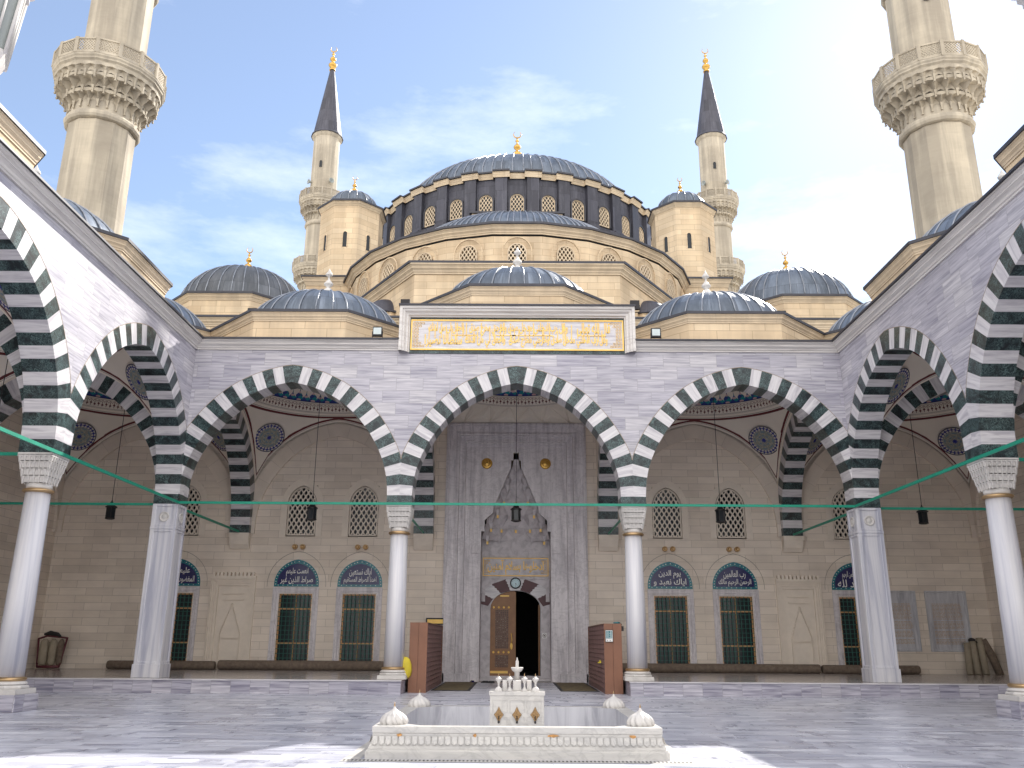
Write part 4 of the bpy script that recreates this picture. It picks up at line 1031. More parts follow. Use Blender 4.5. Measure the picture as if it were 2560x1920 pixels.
# ================================================================== SIDE ARCADES
BY = [(29.49, 21.95), (21.09, 13.55), (12.69, 5.15), (4.29, -3.25)]
for sg in (-1, 1):
    side = 'left' if sg < 0 else 'right'
    A = thing('side_arcade', (sg * (XS + .43), 13., 0), ('sunlit marble arcade with striped arches along the left side of the court' if sg < 0 else 'shaded bluish marble arcade with striped arches along the right side of the court'), 'arcade')
    FS = frame_side(sg); wall = MB(); wall.T = FS
    for (ya, yb) in BY:
        uc, hs = (ya + yb) / 2, (ya - yb) / 2
        striped_arch(FS, uc, hs, 0., TH, A, hs + .43)
        spandrel(wall, uc, hs, hs + .43, 0., TH, ZCB)
    # strip of wall over the corner pier
    wall.build('spandrel_wall', 'marble_wall', A)
    for y in (21.52, 13.12, 4.72): make_column(A, sg * (XS + .43), y, .38, True)
    # arches across the aisle to the outer wall
    XB = XO - .4
    for y in (D + TH / 2, 21.52, 13.12):
        xc = sg * (XS + TH + XB) / 2; hs = (XB - XS - TH) / 2
        striped_arch(frame_x(y - .43), xc, hs, .008, .852, A, hs + .4, ('marble_white', 'green'))
        s = MB(); s.T = frame_x(y - .43); spandrel(s, xc, hs, hs + .4, .008, .852, 11.9); s.build('spandrel_wall', 'plaster', A)
        c = MB()
        for (z0, z1, o0, o1) in ((5.86, ZC, .40, .40), (5.70, 5.86, .33, .38), (5.56, 5.70, .26, .31), (5.40, 5.56, .12, .22)):
            q = [(XO, z0), (XO - o0, z0), (XO - o1, z1), (XO, z1)]
            P0 = [c.p((sg * x, y - .42, z)) for x, z in q]; P1 = [c.p((sg * x, y + .42, z)) for x, z in q]
            for i in range(4): c.fi((P0[i], P0[(i + 1) % 4], P1[(i + 1) % 4], P1[i]))
            c.fi(P0[::-1]); c.fi(P1)
        c.build('corbel', 'lime_plain', A)
        rod(A, (sg * (XS + TH), y), (sg * XB, y))
    for (ya, yb) in BY: rod(A, (sg * (XS - .01), ya), (sg * (XS - .01), yb - .86))
    # outer wall with windows
    WT = (lambda a: (-XO - a[1], a[0], a[2])) if sg < 0 else (lambda a: (XO + a[1], a[0], a[2]))
    w_ = MB(); w_.T = WT
    holes = []
    for (ya, yb) in BY[:2]:
        uc = (ya + yb) / 2
        for dx in (-1.4, 1.4): holes.append((uc + dx - .64, uc + dx + .64, 5.95, 8.2)); holes.append((uc + dx - .70, uc + dx + .70, .70, 3.52))
    holed_wall(w_, -3.2, YW + .0, 0, 12.0, 0, holes)
    w_.face([(-3.2, .9, 0), (YW, .9, 0), (YW, .9, 12), (-3.2, .9, 12)])
    ow = w_.build('outer_wall', 'lime', A)
    for (ya, yb) in BY[:3]: blind_arch(A, WT, (ya + yb) / 2, (ya - yb) / 2, (ya - yb) / 2 + .43)
    blind_arch(A, WT, (YW + D + TH) / 2, (YW - D - TH) / 2 - .3, (YW - D - TH) / 2)
    for (ya, yb) in BY[:2]:
        uc = (ya + yb) / 2
        for dx in (-1.4, 1.4):
            TT = (lambda q: (lambda a: WT((a[0] + q, a[1], a[2]))))(uc + dx)
            lattice_window(A, TT, .62, 6.0, 7.3, 8.15, .22, .34, True, 'lime_plain', .3, bar=.16)
            lower_window(A, TT, text=None, z0=.42)
    # court cornice
    pa = [(sg * XS, D), (sg * XS, -3.3)] if sg > 0 else [(sg * XS, -3.3), (sg * XS, D)]
    c = MB(); sweep(c, pa, corn_prof(ZCB, ZCT - .06, .30), False, 0, 1)
    # make sure it projects into the court
    cc = c.build('cornice', 'marble_trim', A)
    e = MB(); xa, xb = sorted((sg * (XS - .36), sg * (XS + .9))); e.box(xa, xb, -3.3, D - .37, ZCT - .055, ZCT + .003); e.build('lead_edge', 'lead_edge', cc)
    r = MB()
    for (ya, yb) in BY[:3]: deck(r, sg * 16.1, (ya + yb) / 2, 4.2, 4.2)
    r.box(*sorted((sg * (XS + .9), sg * (XO + .6))), -3.3, 4.6, 11.87, 11.935); r.build('roof_deck', 'lead_old', A)
    for (ya, yb) in BY[:3]:
        uc = (ya + yb) / 2; portico_dome(A, sg * 16.1, uc, 13.3)
        ceiling(A, sg * (XS + TH + XO - .12) / 2, uc, (XO - .12 - XS - TH) / 2, (ya - yb) / 2, (XO - XS - TH) / 2 + .25, (ya - yb) / 2 + .43)

# ================================================================== MOSQUE (prayer hall)
mq = thing('mosque', (0, YW, 0), 'large cream stone prayer hall with lead domes rising behind the portico', 'mosque')
WX = [-14.5, -9.4, -6.68, 6.62, 9.4, 14.5]
W = MB(); holes = [(-3.0, 3.0, 0, 11.0)]
for x in WX: holes.append((x - .70, x + .70, .70, 3.52)); holes.append((x - .64, x + .64, 5.95, 8.2))
for x in (-12.1, 12.1): holes.append((x - .9, x + .9, ZP, 4.1))
holed_wall(W, -XO, XO, 0, 13.2, YW, holes, 0, .35)
W.face([(-XO, YW + .36, 0), (-3.0, YW + .36, 0), (-3.0, YW + .36, 12), (-XO, YW + .36, 12)], 1); W.face([(3.0, YW + .36, 0), (XO, YW + .36, 0), (XO, YW + .36, 12), (3.0, YW + .36, 12)], 1)
hw_ = W.build('porch_wall', ['lime', 'lime_plain'], mq)
HT = lambda a: (a[0], YW + a[1], a[2])
TX = {14.5: ('\u0628\u0633\u0645 \u0627\u0644\u0644\u0647 \u0627\u0644\u0631\u062d\u0645\u0646 \u0627\u0644\u0631\u062d\u064a\u0645', '\u0627\u0644\u062d\u0645\u062f \u0644\u0644\u0647'),
      9.4: ('\u0631\u0628 \u0627\u0644\u0639\u0627\u0644\u0645\u064a\u0646', '\u0627\u0644\u0631\u062d\u0645\u0646 \u0627\u0644\u0631\u062d\u064a\u0645 \u0645\u0627\u0644\u0643'),
      6.62: ('\u064a\u0648\u0645 \u0627\u0644\u062f\u064a\u0646', '\u0627\u064a\u0627\u0643 \u0646\u0639\u0628\u062f \u0648'),
      -6.68: ('\u0627\u064a\u0627\u0643 \u0646\u0633\u062a\u0639\u064a\u0646', '\u0627\u0647\u062f\u0646\u0627 \u0627\u0644\u0635\u0631\u0627\u0637 \u0627\u0644\u0645\u0633\u062a\u0642\u064a\u0645'),
      -9.4: ('\u0627\u0646\u0639\u0645\u062a \u0639\u0644\u064a\u0647\u0645', '\u0635\u0631\u0627\u0637 \u0627\u0644\u0630\u064a\u0646 \u063a\u064a\u0631'),
      -14.5: ('\u0639\u0644\u064a\u0647\u0645 \u0648\u0644\u0627', '\u0627\u0644\u0645\u063a\u0636\u0648\u0628 \u0627\u0644\u0636\u0627\u0644\u064a\u0646')}
for x in WX:
    TT = (lambda q: (lambda a: HT((a[0] + q, a[1], a[2]))))(x)
    lower_window(mq, TT, text=TX[x])
    lattice_window(mq, TT, .62, 6.0, 7.3, 8.15, .22, .34, True, 'lime_plain', .3, bar=.16)
for x in (-12.1, 12.1): wall_niche(mq, HT, x)
for x, cl in ((-7.98, 3.98), (7.98, 3.98)): blind_arch(mq, HT, x, 3.4, cl)
for sg in (-1, 1): blind_arch(mq, HT, sg * (XS + TH + XO) / 2, (XO - XS - TH) / 2 - .3, (XO - XS - TH) / 2)

# ---- portal
pt = MB(); pt.T = HT
pt.box(-3.10, -2.98, -.11, .05, 0, 11.06); pt.box(2.98, 3.10, -.11, .05, 0, 11.06); pt.box(-2.98, 2.98, -.11, .05, 10.94, 11.06)
st = [(0, 0), (0, -.12), (.07, -.12), (.07, -.20), (.14, -.20), (.14, -.11), (.42, -.11), (.42, -.04), (.50, -.04), (.50, -.13), (.57, -.13), (.60, -.02), (.70, -.02), (.70, .05), (.80, .05), (.80, .0), (.85, .0), (.88, .09), (.98, .09), (.98, .16), (1.08, .16), (1.08, .22), (1.22, .22)]
moulded_frame(pt, -3.11, 3.11, 0, 11.07, 0, st, bottom=False)
px = 3.11 - 1.22
# inner marble field with a stepped niche cut out
NB = [(-1.52, 0), (-1.52, 6.25), (-1.38, 6.25), (-1.38, 6.75), (-1.02, 7.05), (-.98, 7.35), (-.84, 7.65), (-.22, 9.1), (-.22, 9.45), (-.12, 9.45), (-.12, 9.8), (0, 9.8)]
yy = .22
for sx in (-1, 1):
    for a, b in zip(NB, NB[1:]):
        if abs(a[1] - b[1]) < 1e-6: continue
        pt.face([(-sx * a[0], yy, a[1]), (sx * px, yy, a[1]), (sx * px, yy, b[1]), (-sx * b[0], yy, b[1])])
        pt.face([(-sx * a[0], yy, a[1]), (-sx * b[0], yy, b[1]), (-sx * b[0], yy + .25, b[1]), (-sx * a[0], yy + .25, a[1])])
    for a, b in zip(NB, NB[1:]):
        if abs(a[1] - b[1]) < 1e-6: pt.face([(sx * a[0], yy, a[1]), (sx * b[0], yy, b[1]), (sx * b[0], yy + .25, b[1]), (sx * a[0], yy + .25, a[1])])
pt.T = None
# fix: mirrored upper closing strip
pt.T = HT; pt.face([(-px, yy, 9.8), (px, yy, 9.8), (px, yy, 9.86), (-px, yy, 9.86)])
# raised rectangles on the field
for (a, b, c_, d_) in ((-1.88, -.78, 8.15, 8.86), (.78, 1.88, 8.15, 8.86)): pt.box(a, b, yy - .012, yy, c_, d_)
for sx in (-1, 1):
    xa, xb = sorted((sx * 1.55, sx * 1.93)); pt.box(xa, xb, yy - .10, yy, 5.3, 5.42); pt.box(xa, xb, yy - .06, yy, .0, .55)
    xa, xb = sorted((sx * 1.55, sx * 1.62)); pt.box(xa, xb, yy - .08, yy, .55, 5.3)
# sloped plinths
pt.box(-3.14, -1.9, -.2, .1, 0, .34); pt.box(1.9, 3.14, -.2, .1, 0, .34)
portal = pt.build('portal', 'marble_portal', mq)
# muqarnas hood in the niche: concentric scalloped tiers
mqn = MB()
yb0 = YW + yy + .12
tiers = [(1.50, 5.9, 6.55, 6), (1.32, 6.45, 7.15, 6), (1.05, 7.05, 7.75, 5), (.80, 7.65, 8.25, 4), (.58, 8.15, 8.7, 4), (.38, 8.6, 9.1, 3), (.20, 9.0, 9.5, 2)]
for ti, (R, z0, z1, n) in enumerate(tiers):
    Rn = tiers[ti + 1][0] if ti + 1 < len(tiers) else .06
    for k in range(n):
        a0, a1 = pi * k / n, pi * (k + 1) / n; am = (a0 + a1) / 2
        def P(r, a, z_): return (r * cos(a), yb0 + r * .62 * sin(a), z_)
        c0, c1 = P(R, a0, z0), P(R, a1, z0); t0, t1 = P(Rn + .02, a0, z1), P(Rn + .02, a1, z1)
        mid0 = P(R * .99, am, z0 + .05); midt = P(Rn + .03, am, z1); bk = P(R * 1.0, am, z0 + (z1 - z0) * .72)
        ap = P((R + Rn) / 2 * 1.02, am, z1 - .02)
        for f_ in ((c0, mid0, bk), (mid0, c1, bk), (c0, bk, ap), (c1, ap, bk), (c0, ap, t0), (c1, t1, ap), (t0, ap, midt), (ap, t1, midt)): mqn.face(list(f_))
    for k in range(1, n):       # pendants
        a = pi * k / n; r_ = R - .04; x_, y_ = r_ * cos(a), yb0 + r_ * .62 * sin(a)
        mqn.taper(x_, y_, z0 - .12, z0 + .22, .012, .012, .085, .085)
mh = mqn.build('muqarnas_hood', 'niche', portal)
g = MB()
for ti, ks in ((0, (1, 5)), (1, (1, 2, 3, 4, 5)), (2, (1, 4)), (3, (1, 2, 3))):
    R, z0, z1, n = tiers[ti]
    for k in ks:
        if k > n: continue
        a = pi * k / n; r_ = R - .05; g.box(r_ * cos(a) - .045, r_ * cos(a) + .045, yb0 + r_ * .62 * sin(a) - .06, yb0 + r_ * .62 * sin(a) + .03, z0 - .16, z0 - .03)
g.build('gilt_tip', 'gold_paint', mh)
# niche lower walls
N_ = MB(); ND = YW + 1.25
N_.face([(-1.52, YW + yy, 0), (-1.52, ND, 0), (-1.52, ND, 6.6), (-1.52, YW + yy, 6.6)]); N_.face([(1.52, YW + yy, 0), (1.52, ND, 0), (1.52, ND, 6.6), (1.52, YW + yy, 6.6)])
# back wall with door opening
DO = 1.1; seg = [(DO * cos(pi * i / 16), 3.02 + .76 * sin(pi * i / 16)) for i in range(17)]
N_.face([(-1.52, ND, 0), (-DO, ND, 0), (-DO, ND, 3.02), (-1.52, ND, 3.02)]); N_.face([(DO, ND, 0), (1.52, ND, 0), (1.52, ND, 3.02), (DO, ND, 3.02)])
for a, b in zip(seg, seg[1:]): N_.face([(a[0], ND, a[1]), (b[0], ND, b[1]), (b[0], ND, 6.7), (a[0], ND, 6.7)]); N_.face([(a[0], ND, a[1]), (b[0], ND, b[1]), (b[0], ND + .4, b[1]), (a[0], ND + .4, a[1])])
N_.face([(-1.52, ND, 3.02), (-DO, ND, 3.02), (-DO, ND, 6.7), (-1.52, ND, 6.7)]); N_.face([(DO, ND, 3.02), (1.52, ND, 3.02), (1.52, ND, 6.7), (DO, ND, 6.7)])
N_.face([(-DO, ND, 0), (-DO, ND + .4, 0), (-DO, ND + .4, 3.02), (-DO, ND, 3.02)]); N_.face([(DO, ND, 0), (DO, ND + .4, 0), (DO, ND + .4, 3.02), (DO, ND, 3.02)])
N_.box(-1.52, 1.52, ND - .5, ND + .6, .0, .12); N_.box(-DO, DO, ND - .06, ND + .6, .12, .2)
N_.box(-1.5, 1.5, ND - .06, ND, 4.28, 4.36); N_.box(-1.5, 1.5, ND - .06, ND, 5.24, 5.32)
N_.box(-1.5, -1.34, ND - .05, ND, 3.3, 4.28); N_.box(1.34, 1.5, ND - .05, ND, 3.3, 4.28)
N_.build('niche_wall', 'niche', portal)
# joggled voussoirs
v_ = MB()
for mi in (0, 1):
    nv = 7; bounds = []
    for i in range(nv + 1):
        a = radians(20 + 140 * i / nv); line = []
        for k in range(9):
            t = k / 8; r_ = 1 + t * .5; jog = .022 * (k % 2) if 0 < i < nv else 0
            jog += .05 * t * (1 if i > nv / 2 else -1) if 0 < i < nv else 0
            aa = a + jog; line.append(((DO + .0) * 1.17 * r_ * cos(aa) if True else 0, 2.75 + 1.05 * (1 + t * .48) * sin(aa)))
        bounds.append(line)
    for i in range(nv):
        if (i % 2 == 0) == (mi == 0):
            for k in range(8):
                a, b, c_, d_ = bounds[i][k], bounds[i + 1][k], bounds[i + 1][k + 1], bounds[i][k + 1]
                v_.face([(a[0], ND - .02, a[1]), (b[0], ND - .02, b[1]), (c_[0], ND - .02, c_[1]), (d_[0], ND - .02, d_[1])], mi)
v_.build('joggled_arch', ['maroon', 'marble_white'], portal)
# door leaf (closed left half), arch headed
d = MB(); y0 = ND + .10; lf = [(-DO, .2)] + [(a[0], a[1]) for a in seg[::-1] if a[0] <= -.02] + [(-.02, 3.77), (-.02, .2)]
d.plate(lf, y0, y0 + .08)
d.box(-.06, .02, y0 - .04, y0, .2, 3.72)
door = d.build('door', 'doorwood', mq)
for z0, z1 in ((.55, 1.05), (1.32, 2.95)):
    q = MB(); q.box(-.88, -.30, y0 - .012, y0, z0, z1); q.build('inlaid_panel', 'doorinlay', door)
q = MB(); q.box(-1.08, -.32, y0 - .02, y0, .30, .40); q.box(-.68, -.28, y0 - .02, y0, 3.52, 3.58)
for z0 in (1.17, 3.06):
    for i in range(4): 
        q.T = (lambda X, Z: (lambda a: (X + a[0], y0 - a[2], Z + a[1])))(-.95 + .22 * i, z0); q.lathe([(.05, 0), (.05, .02), (.03, .035), (.001, .04)], 8)
q.T = None; q.build('gilt_fitting', 'gold_paint', door)
q = MB(); q.T = lambda a: (-.17 + a[0], y0 - a[2], 1.42 + a[1] * 2.6); q.lathe([(.06, 0), (.06, .02), (.02, .03), (.001, .03)], 8); q.T = None
q.tube([(-.17, y0, 1.95), (-.17, y0 - .09, 1.93), (-.15, y0 - .09, 1.7), (-.17, y0 - .03, 1.56)], .022, 6); q.build('handle', 'gold_paint', door)
q = MB(); q.box(DO - .08, DO - .02, ND + .35, ND + 1.2, .2, 3.2); q.build('door', 'doorwood', mq)
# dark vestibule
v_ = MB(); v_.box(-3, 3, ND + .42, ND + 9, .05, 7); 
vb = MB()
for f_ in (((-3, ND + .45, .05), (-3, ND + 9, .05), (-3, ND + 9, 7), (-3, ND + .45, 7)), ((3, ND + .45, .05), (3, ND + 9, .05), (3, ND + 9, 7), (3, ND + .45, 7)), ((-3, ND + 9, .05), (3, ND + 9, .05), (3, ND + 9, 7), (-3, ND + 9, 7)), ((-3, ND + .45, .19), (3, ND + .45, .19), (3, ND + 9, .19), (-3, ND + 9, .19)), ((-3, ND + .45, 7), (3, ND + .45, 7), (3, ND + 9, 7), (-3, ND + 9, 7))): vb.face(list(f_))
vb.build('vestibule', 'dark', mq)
# inscription over door
q = MB(); q.box(-1.44, 1.44, ND - .03, ND, 4.42, 5.18, 0)
for a in ((-1.46, 1.46, 4.40, 4.44), (-1.46, 1.46, 5.16, 5.20)): q.box(a[0], a[1], ND - .045, ND - .0, a[2], a[3], 1)
for a in (-1.46, 1.42): q.box(a, a + .04, ND - .045, ND - .0, 4.44, 5.16, 1)
for sx in (-1, 1):
    for j in range(6):
        for i in range(3 - int(2.2 * sin(pi * (j + .5) / 6))):
            cx_, cz = sx * (1.36 - .09 * i), 4.49 + .62 * (j + .5) / 6; q.tube([(cx_ + .035 * cos(a * .9), ND - .034, cz + .035 * sin(a * .9)) for a in range(7)], .009, 4, 1, True)
di = q.build('door_inscription', ['niche', 'gold_paint'], portal)
q = MB(); add_text(q, '\u0627\u062f\u062e\u0644\u0648\u0647\u0627 \u0628\u0633\u0644\u0627\u0645 \u0622\u0645\u0646\u064a\u0646', 0, 4.79, 2.5, .66, ND - .04, offset=.03); q.build('lettering', 'gold_paint', di)
for sx in (-1, 1):
    q = MB(); X = sx * 1.31
    q.T = (lambda X: (lambda a: (X + a[0], YW + yy - a[2], 9.27 + a[1])))(X)
    q.lathe([(.245, 0), (.245, .03), (.22, .05), (.20, .03), (.06, .06), (.05, .09), (.001, .10)], 32, smooth=False)
    for k in range(12):
        a = 2 * pi * k / 12; q.lathe([(.032, .02), (.03, .06), (.001, .07)], 8, (.13 * cos(a), .13 * sin(a)))
    q.build('gilt_roundel', 'gold', portal)

# ---- upper hall volumes
def stone_block(name, x0, x1, y0, y1, z0, z1, out=.25, ch=.5, parent=mq):
    b = MB(); b.box(x0, x1, y0, y1, z0, z1 - .1)
    P = [(x0, y0), (x1, y0), (x1, y1), (x0, y1)]; sweep(b, P, corn_prof(z1 - ch, z1 - .1, out), True, 1, 1)
    o_ = b.build(name, ['cream', 'cream_trim'], parent); e = MB(); e.box(x0 - out - .06, x1 + out + .06, y0 - out - .06, y1 + out + .06, z1 - .1, z1); e.build('lead_edge', 'lead_edge', o_); return o_
stone_block('hall_wing', -20.6, 20.6, 39.3, 86, 11.0, 16.6)
def poly_mass(name, P, z0, z1, out=.35, ch=.9, mats=('cream', 'cream_trim'), parent=mq, lead='lead_edge'):
    """closed polygon in plan, counter clockwise"""
    b = MB(); b.prism(P, z0, z1 - .12); sweep(b, P, corn_prof(z1 - ch, z1 - .12, out), True, 1, 1)
    o_ = b.build(name, list(mats), parent)
    cx_ = sum(p_[0] for p_ in P) / len(P); cy_ = sum(p_[1] for p_ in P) / len(P)
    def grow(p_, k): 
        l = hypot(p_[0] - cx_, p_[1] - cy_); return (cx_ + (p_[0] - cx_) * (l + k) / l, cy_ + (p_[1] - cy_) * (l + k) / l)
    e = MB(); e.prism([grow(p_, out * 1.1 + .06) for p_ in P], z1 - .12, z1); e.build('lead_edge', lead, o_)
    return o_
# octagonal lower mass in front of the half dome
poly_mass('porch_block', [(-5.0, 39.0), (5.0, 39.0), (9.6, 45.8), (9.6, 52), (-9.6, 52), (-9.6, 45.8)], 11, 19.35, .32, .6)
# half dome wall, faceted, with windows
HC = (0, 52.5); HR = 10.67; dth = radians(13.85)
def hpt(r, th): return (r * sin(th), HC[1] - r * cos(th))
nf = 4.5
ths = [(-nf + i) * dth for i in range(int(2 * nf) + 1)] 
ths = [-5.5 * dth] + ths + [5.5 * dth]
Rv = HR / cos(dth / 2)
P = [hpt(Rv, t) for t in ths]
b = MB()
for i in range(len(P) - 1):
    a, c_ = P[i], P[i + 1]; L_ = hypot(c_[0] - a[0], c_[1] - a[1])
    b.face([(a[0], a[1], 15), (c_[0], c_[1], 15), (c_[0], c_[1], 22.2), (a[0], a[1], 22.2)], 0, [(i * L_, 0), (i * L_ + L_, 0), (i * L_ + L_, 7.2), (i * L_, 7.2)])
sweep(b, P, corn_prof(22.3, 22.75, .32), False, 1, 1)
hd = b.build('half_dome_wall', ['cream', 'cream_trim'], mq)
e = MB(); Q = [hpt(Rv + .42, t) for t in ths]; e.prism(Q + [(Q[-1][0], 56), (Q[0][0], 56)], 22.75, 22.87); e.build('lead_edge', 'lead_edge', hd)
def facet_T(th, R, cyc=HC[1], cxc=0.):
    n_ = (sin(th), -cos(th)); t_ = (cos(th), sin(th))
    return lambda a: (cxc + n_[0] * (R - a[1]) + t_[0] * a[0], cyc + n_[1] * (R - a[1]) + t_[1] * a[0], a[2])
wn0 = None
for k in range(-5, 6):
    T_ = facet_T(k * dth, HR + .14)
    lattice_window(hd, T_, .50, 19.9, 21.25, 21.75, .215, .33, False, 'cream_trim', .30, bar=.17)
hdm = MB(); hdm.lathe(dome_prof(8.4, 4.75, 22.8, 16), 72, HC, 0); hdome = hdm.build('half_dome', 'lead', mq)
r = MB(); ribbed(r, HC, 8.4, 4.75, 22.8, 60, .05, pi, 2 * pi); r.build('rib', 'rib', hdome)
# stepped parapets behind the half dome
for (hx, z0, z1, y_) in ((2.95, 24, 28.4, 51.0), (4.6, 24, 27.2, 50.4)):
    b = MB(); b.box(-hx, hx, y_, y_ + 1.8, z0, z1 - .1); b.box(-hx + .15, hx - .15, y_ - .06, y_, z0 + .3, z1 - .3)
    o_ = b.build('stepped_parapet', 'cream_trim', mq); e = MB(); e.box(-hx - .15, hx + .15, y_ - .15, y_ + 1.8, z1 - .1, z1 + .03); e.build('lead_edge', 'lead_edge', o_)
# main drum
MC = (0, 62.5); MR = 10.6
b = MB(); b.lathe([(12.1, 22.5), (12.1, 27.45), (12.0, 27.6), (11.6, 27.62), (11.6, 28.05), (11.2, 28.25), (MR, 28.35), (MR, 31.45)], 64, MC, 0, False)
for k in range(32):
    th = 2 * pi * (k + .5) / 32; T_ = facet_T(th, MR, MC[1]); b.T = T_
    b.box(-.40, .40, -.28, .2, 28.3, 31.45, 0); b.taper(0, -.2, 27.9, 28.5, .40, .42, .37, .3, 0)
b.T = None
drum = b.build('drum', 'lead_dark', mq)
# broken cornice: steps out over each buttress
path = []
for k in range(32):
    for th, rr in ((2 * pi * (k + .5) / 32 - .052, MR + .08), (2 * pi * (k + .5) / 32 - .052, MR + .34), (2 * pi * (k + .5) / 32 + .052, MR + .34), (2 * pi * (k + .5) / 32 + .052, MR + .08)):
        path.append((MC[0] + rr * sin(th), MC[1] - rr * cos(th)))
b = MB(); prof = corn_prof(31.36, 31.72, .16)
rows = []
for (x_, y_) in path:
    d_ = hypot(x_ - MC[0], y_ - MC[1]); ux, uy = (x_ - MC[0]) / d_, (y_ - MC[1]) / d_
    rows.append([b.p((x_ + ux * o, y_ + uy * o, z_)) for o, z_ in prof])
for i in range(len(rows)):
    A_, B_ = rows[i], rows[(i + 1) % len(rows)]
    for j in range(len(prof) - 1): b.fi((A_[j], B_[j], B_[j + 1], A_[j + 1]))
b.build('cornice', 'cream_trim', drum)
b = MB(); lo = []; hi = []
for (x_, y_) in path:
    d_ = hypot(x_ - MC[0], y_ - MC[1]); ux, uy = (x_ - MC[0]) / d_, (y_ - MC[1]) / d_
    lo.append(b.p((x_ + ux * .26, y_ + uy * .26, 31.72))); hi.append(b.p((x_ + ux * .26, y_ + uy * .26, 31.84)))
n = len(lo)
for i in range(n): b.fi((lo[i], lo[(i + 1) % n], hi[(i + 1) % n], hi[i]))
c0 = b.p((MC[0], MC[1], 32.2))
for i in range(n): b.fi((hi[i], hi[(i + 1) % n], c0))
b.build('lead_edge', 'lead_edge', drum)
for k in range(32):
    th = 2 * pi * k / 32
    if cos(th) < -.2: continue
    w_ = MB(); w_.T = facet_T(th, MR + .06, MC[1]); O = lattice(w_, .46, 28.75, 29.75, 30.2, -.02, .1, .23, .36, .13, False)
    wn = w_.build('drum_window', 'cream_trim', drum); g = MB(); g.T = facet_T(th, MR + .06, MC[1]); g.face([(x_, .05, z_) for x_, z_ in O]); g_ = g
    e = MB(); e.T = facet_T(th, MR + .06, MC[1]); O2 = win_outline(.56, 28.7, 29.75, 30.31, 10, False)
    for k2 in range(len(O) - 1):
        a, c_, d_, e_ = O[k2], O[k2 + 1], O2[k2 + 1], O2[k2]
        g.face([(a[0], -.1, a[1]), (c_[0], -.1, c_[1]), (d_[0], -.1, d_[1]), (e_[0], -.1, e_[1])], 1); g.face([(e_[0], -.1, e_[1]), (d_[0], -.1, d_[1]), (d_[0], .06, d_[1]), (e_[0], .06, e_[1])], 1)
    g.build('drum_window_pane', ['glass', 'lead_edge'], drum)
b = MB(); b.lathe([(10.0, 31.8)] + dome_prof(9.5, 5.0, 32.1, 22), 96, MC, 0); dome = b.build('main_dome', 'lead', mq)
b = MB(); ribbed(b, MC, 9.5, 5.0, 32.1, 84, .05); b.build('rib', 'rib', dome)
finial_gold(dome, 0, 62.5, 39.15, 1.4); b = MB(); b.lathe([(.5, 36.9), (.3, 37.4), (.2, 38.2), (.22, 39.2)], 16, MC); b.build('finial_stem', 'gold', dome)
# turrets
for sg in (-1, 1):
    cx_, cy_ = sg * 10.85, 51.7
    stone_block('turret_base', *(sorted((sg * 7.6, sg * 13.0)) + [49.6, 58, 12, 23.2]), out=.25, ch=.6)
    P = octpts(cx_, cy_, 1.9); t_ = poly_mass('turret', P, 22.5, 28.6, .18, .4)
    b = MB(); b.lathe([(1.85, 28.6)] + dome_prof(1.65, 1.4, 28.7, 10), 32, (cx_, cy_), 0); td = b.build('turret_dome', 'lead', mq)
    b = MB(); ribbed(b, (cx_, cy_), 1.65, 1.4, 28.7, 18, .03); b.build('rib', 'rib', td); finial_gold(td, cx_, cy_, 30.12, .68)
    for k in range(-3, 3):
        th = (k) * pi / 4
        s = MB(); s.T = facet_T(th, 1.9, cy_, cx_); O = win_outline(.13, 25.35, 26.25, 26.4, 6, False); s.face([(x_, -.012, z_) for x_, z_ in O]); s.build('slit_window', 'glass', t_)
        s = MB(); s.T = facet_T(th, 1.9, cy_, cx_)
        O2 = win_outline(.19, 25.3, 26.25, 26.46, 6, False)
        for a, b_, c_, d_ in zip(O, O[1:], O2[1:], O2): s.face([(a[0], -.05, a[1]), (b_[0], -.05, b_[1]), (c_[0], -.02, c_[1]), (d_[0], -.02, d_[1])]); s.face([(a[0], -.05, a[1]), (b_[0], -.05, b_[1]), (b_[0], 0, b_[1]), (a[0], 0, a[1])])
        s.build('slit_surround', 'cream', t_)
    # corner domes of the hall
    cx_, cy_ = sg * 15.9, 47.2
    P = octpts(cx_, cy_, 3.95); c_ = poly_mass('corner_drum', P, 16, 19.5, .2, .45)
    b = MB(); b.lathe([(3.95, 19.5)] + dome_prof(3.6, 2.85, 19.6, 14), 48, (cx_, cy_), 0); cd = b.build('corner_dome', 'lead' if sg > 0 else 'lead_old', mq)
    b = MB(); ribbed(b, (cx_, cy_), 3.6, 2.85, 19.6, 32, .035); b.build('rib', 'rib', cd); finial_gold(cd, cx_, cy_, 22.5, .8)
    for th in (0, sg * pi / 4, -sg * pi / 4):
        s = MB(); s.T = facet_T(th, 3.95, cy_, cx_); O1 = win_outline(.6, 16.2, 17.2, 17.9, 8, True); O2 = win_outline(.7, 16.2, 17.2, 18.05, 8, True)
        for a, b_, e_, d_ in zip(O1, O1[1:], O2[1:], O2): s.face([(a[0], -.03, a[1]), (b_[0], -.03, b_[1]), (e_[0], -.03, e_[1]), (d_[0], -.03, d_[1])]); s.face([(d_[0], -.03, d_[1]), (e_[0], -.03, e_[1]), (e_[0], 0, e_[1]), (d_[0], 0, d_[1])])
        s.build('window_surround', 'cream', c_)
    # small buttress dome and its block
    cx_, cy_ = sg * 6.75, 41.6
    b = MB(); b.prism(octpts(cx_, cy_, 1.15), 14, 17.35, 0); b.lathe([(1.3, 17.35), (1.3, 17.45)] + dome_prof(1.05, .95, 17.45, 8), 24, (cx_, cy_), 1); sd = b.build('small_dome', ['cream', 'lead_dark'], mq)

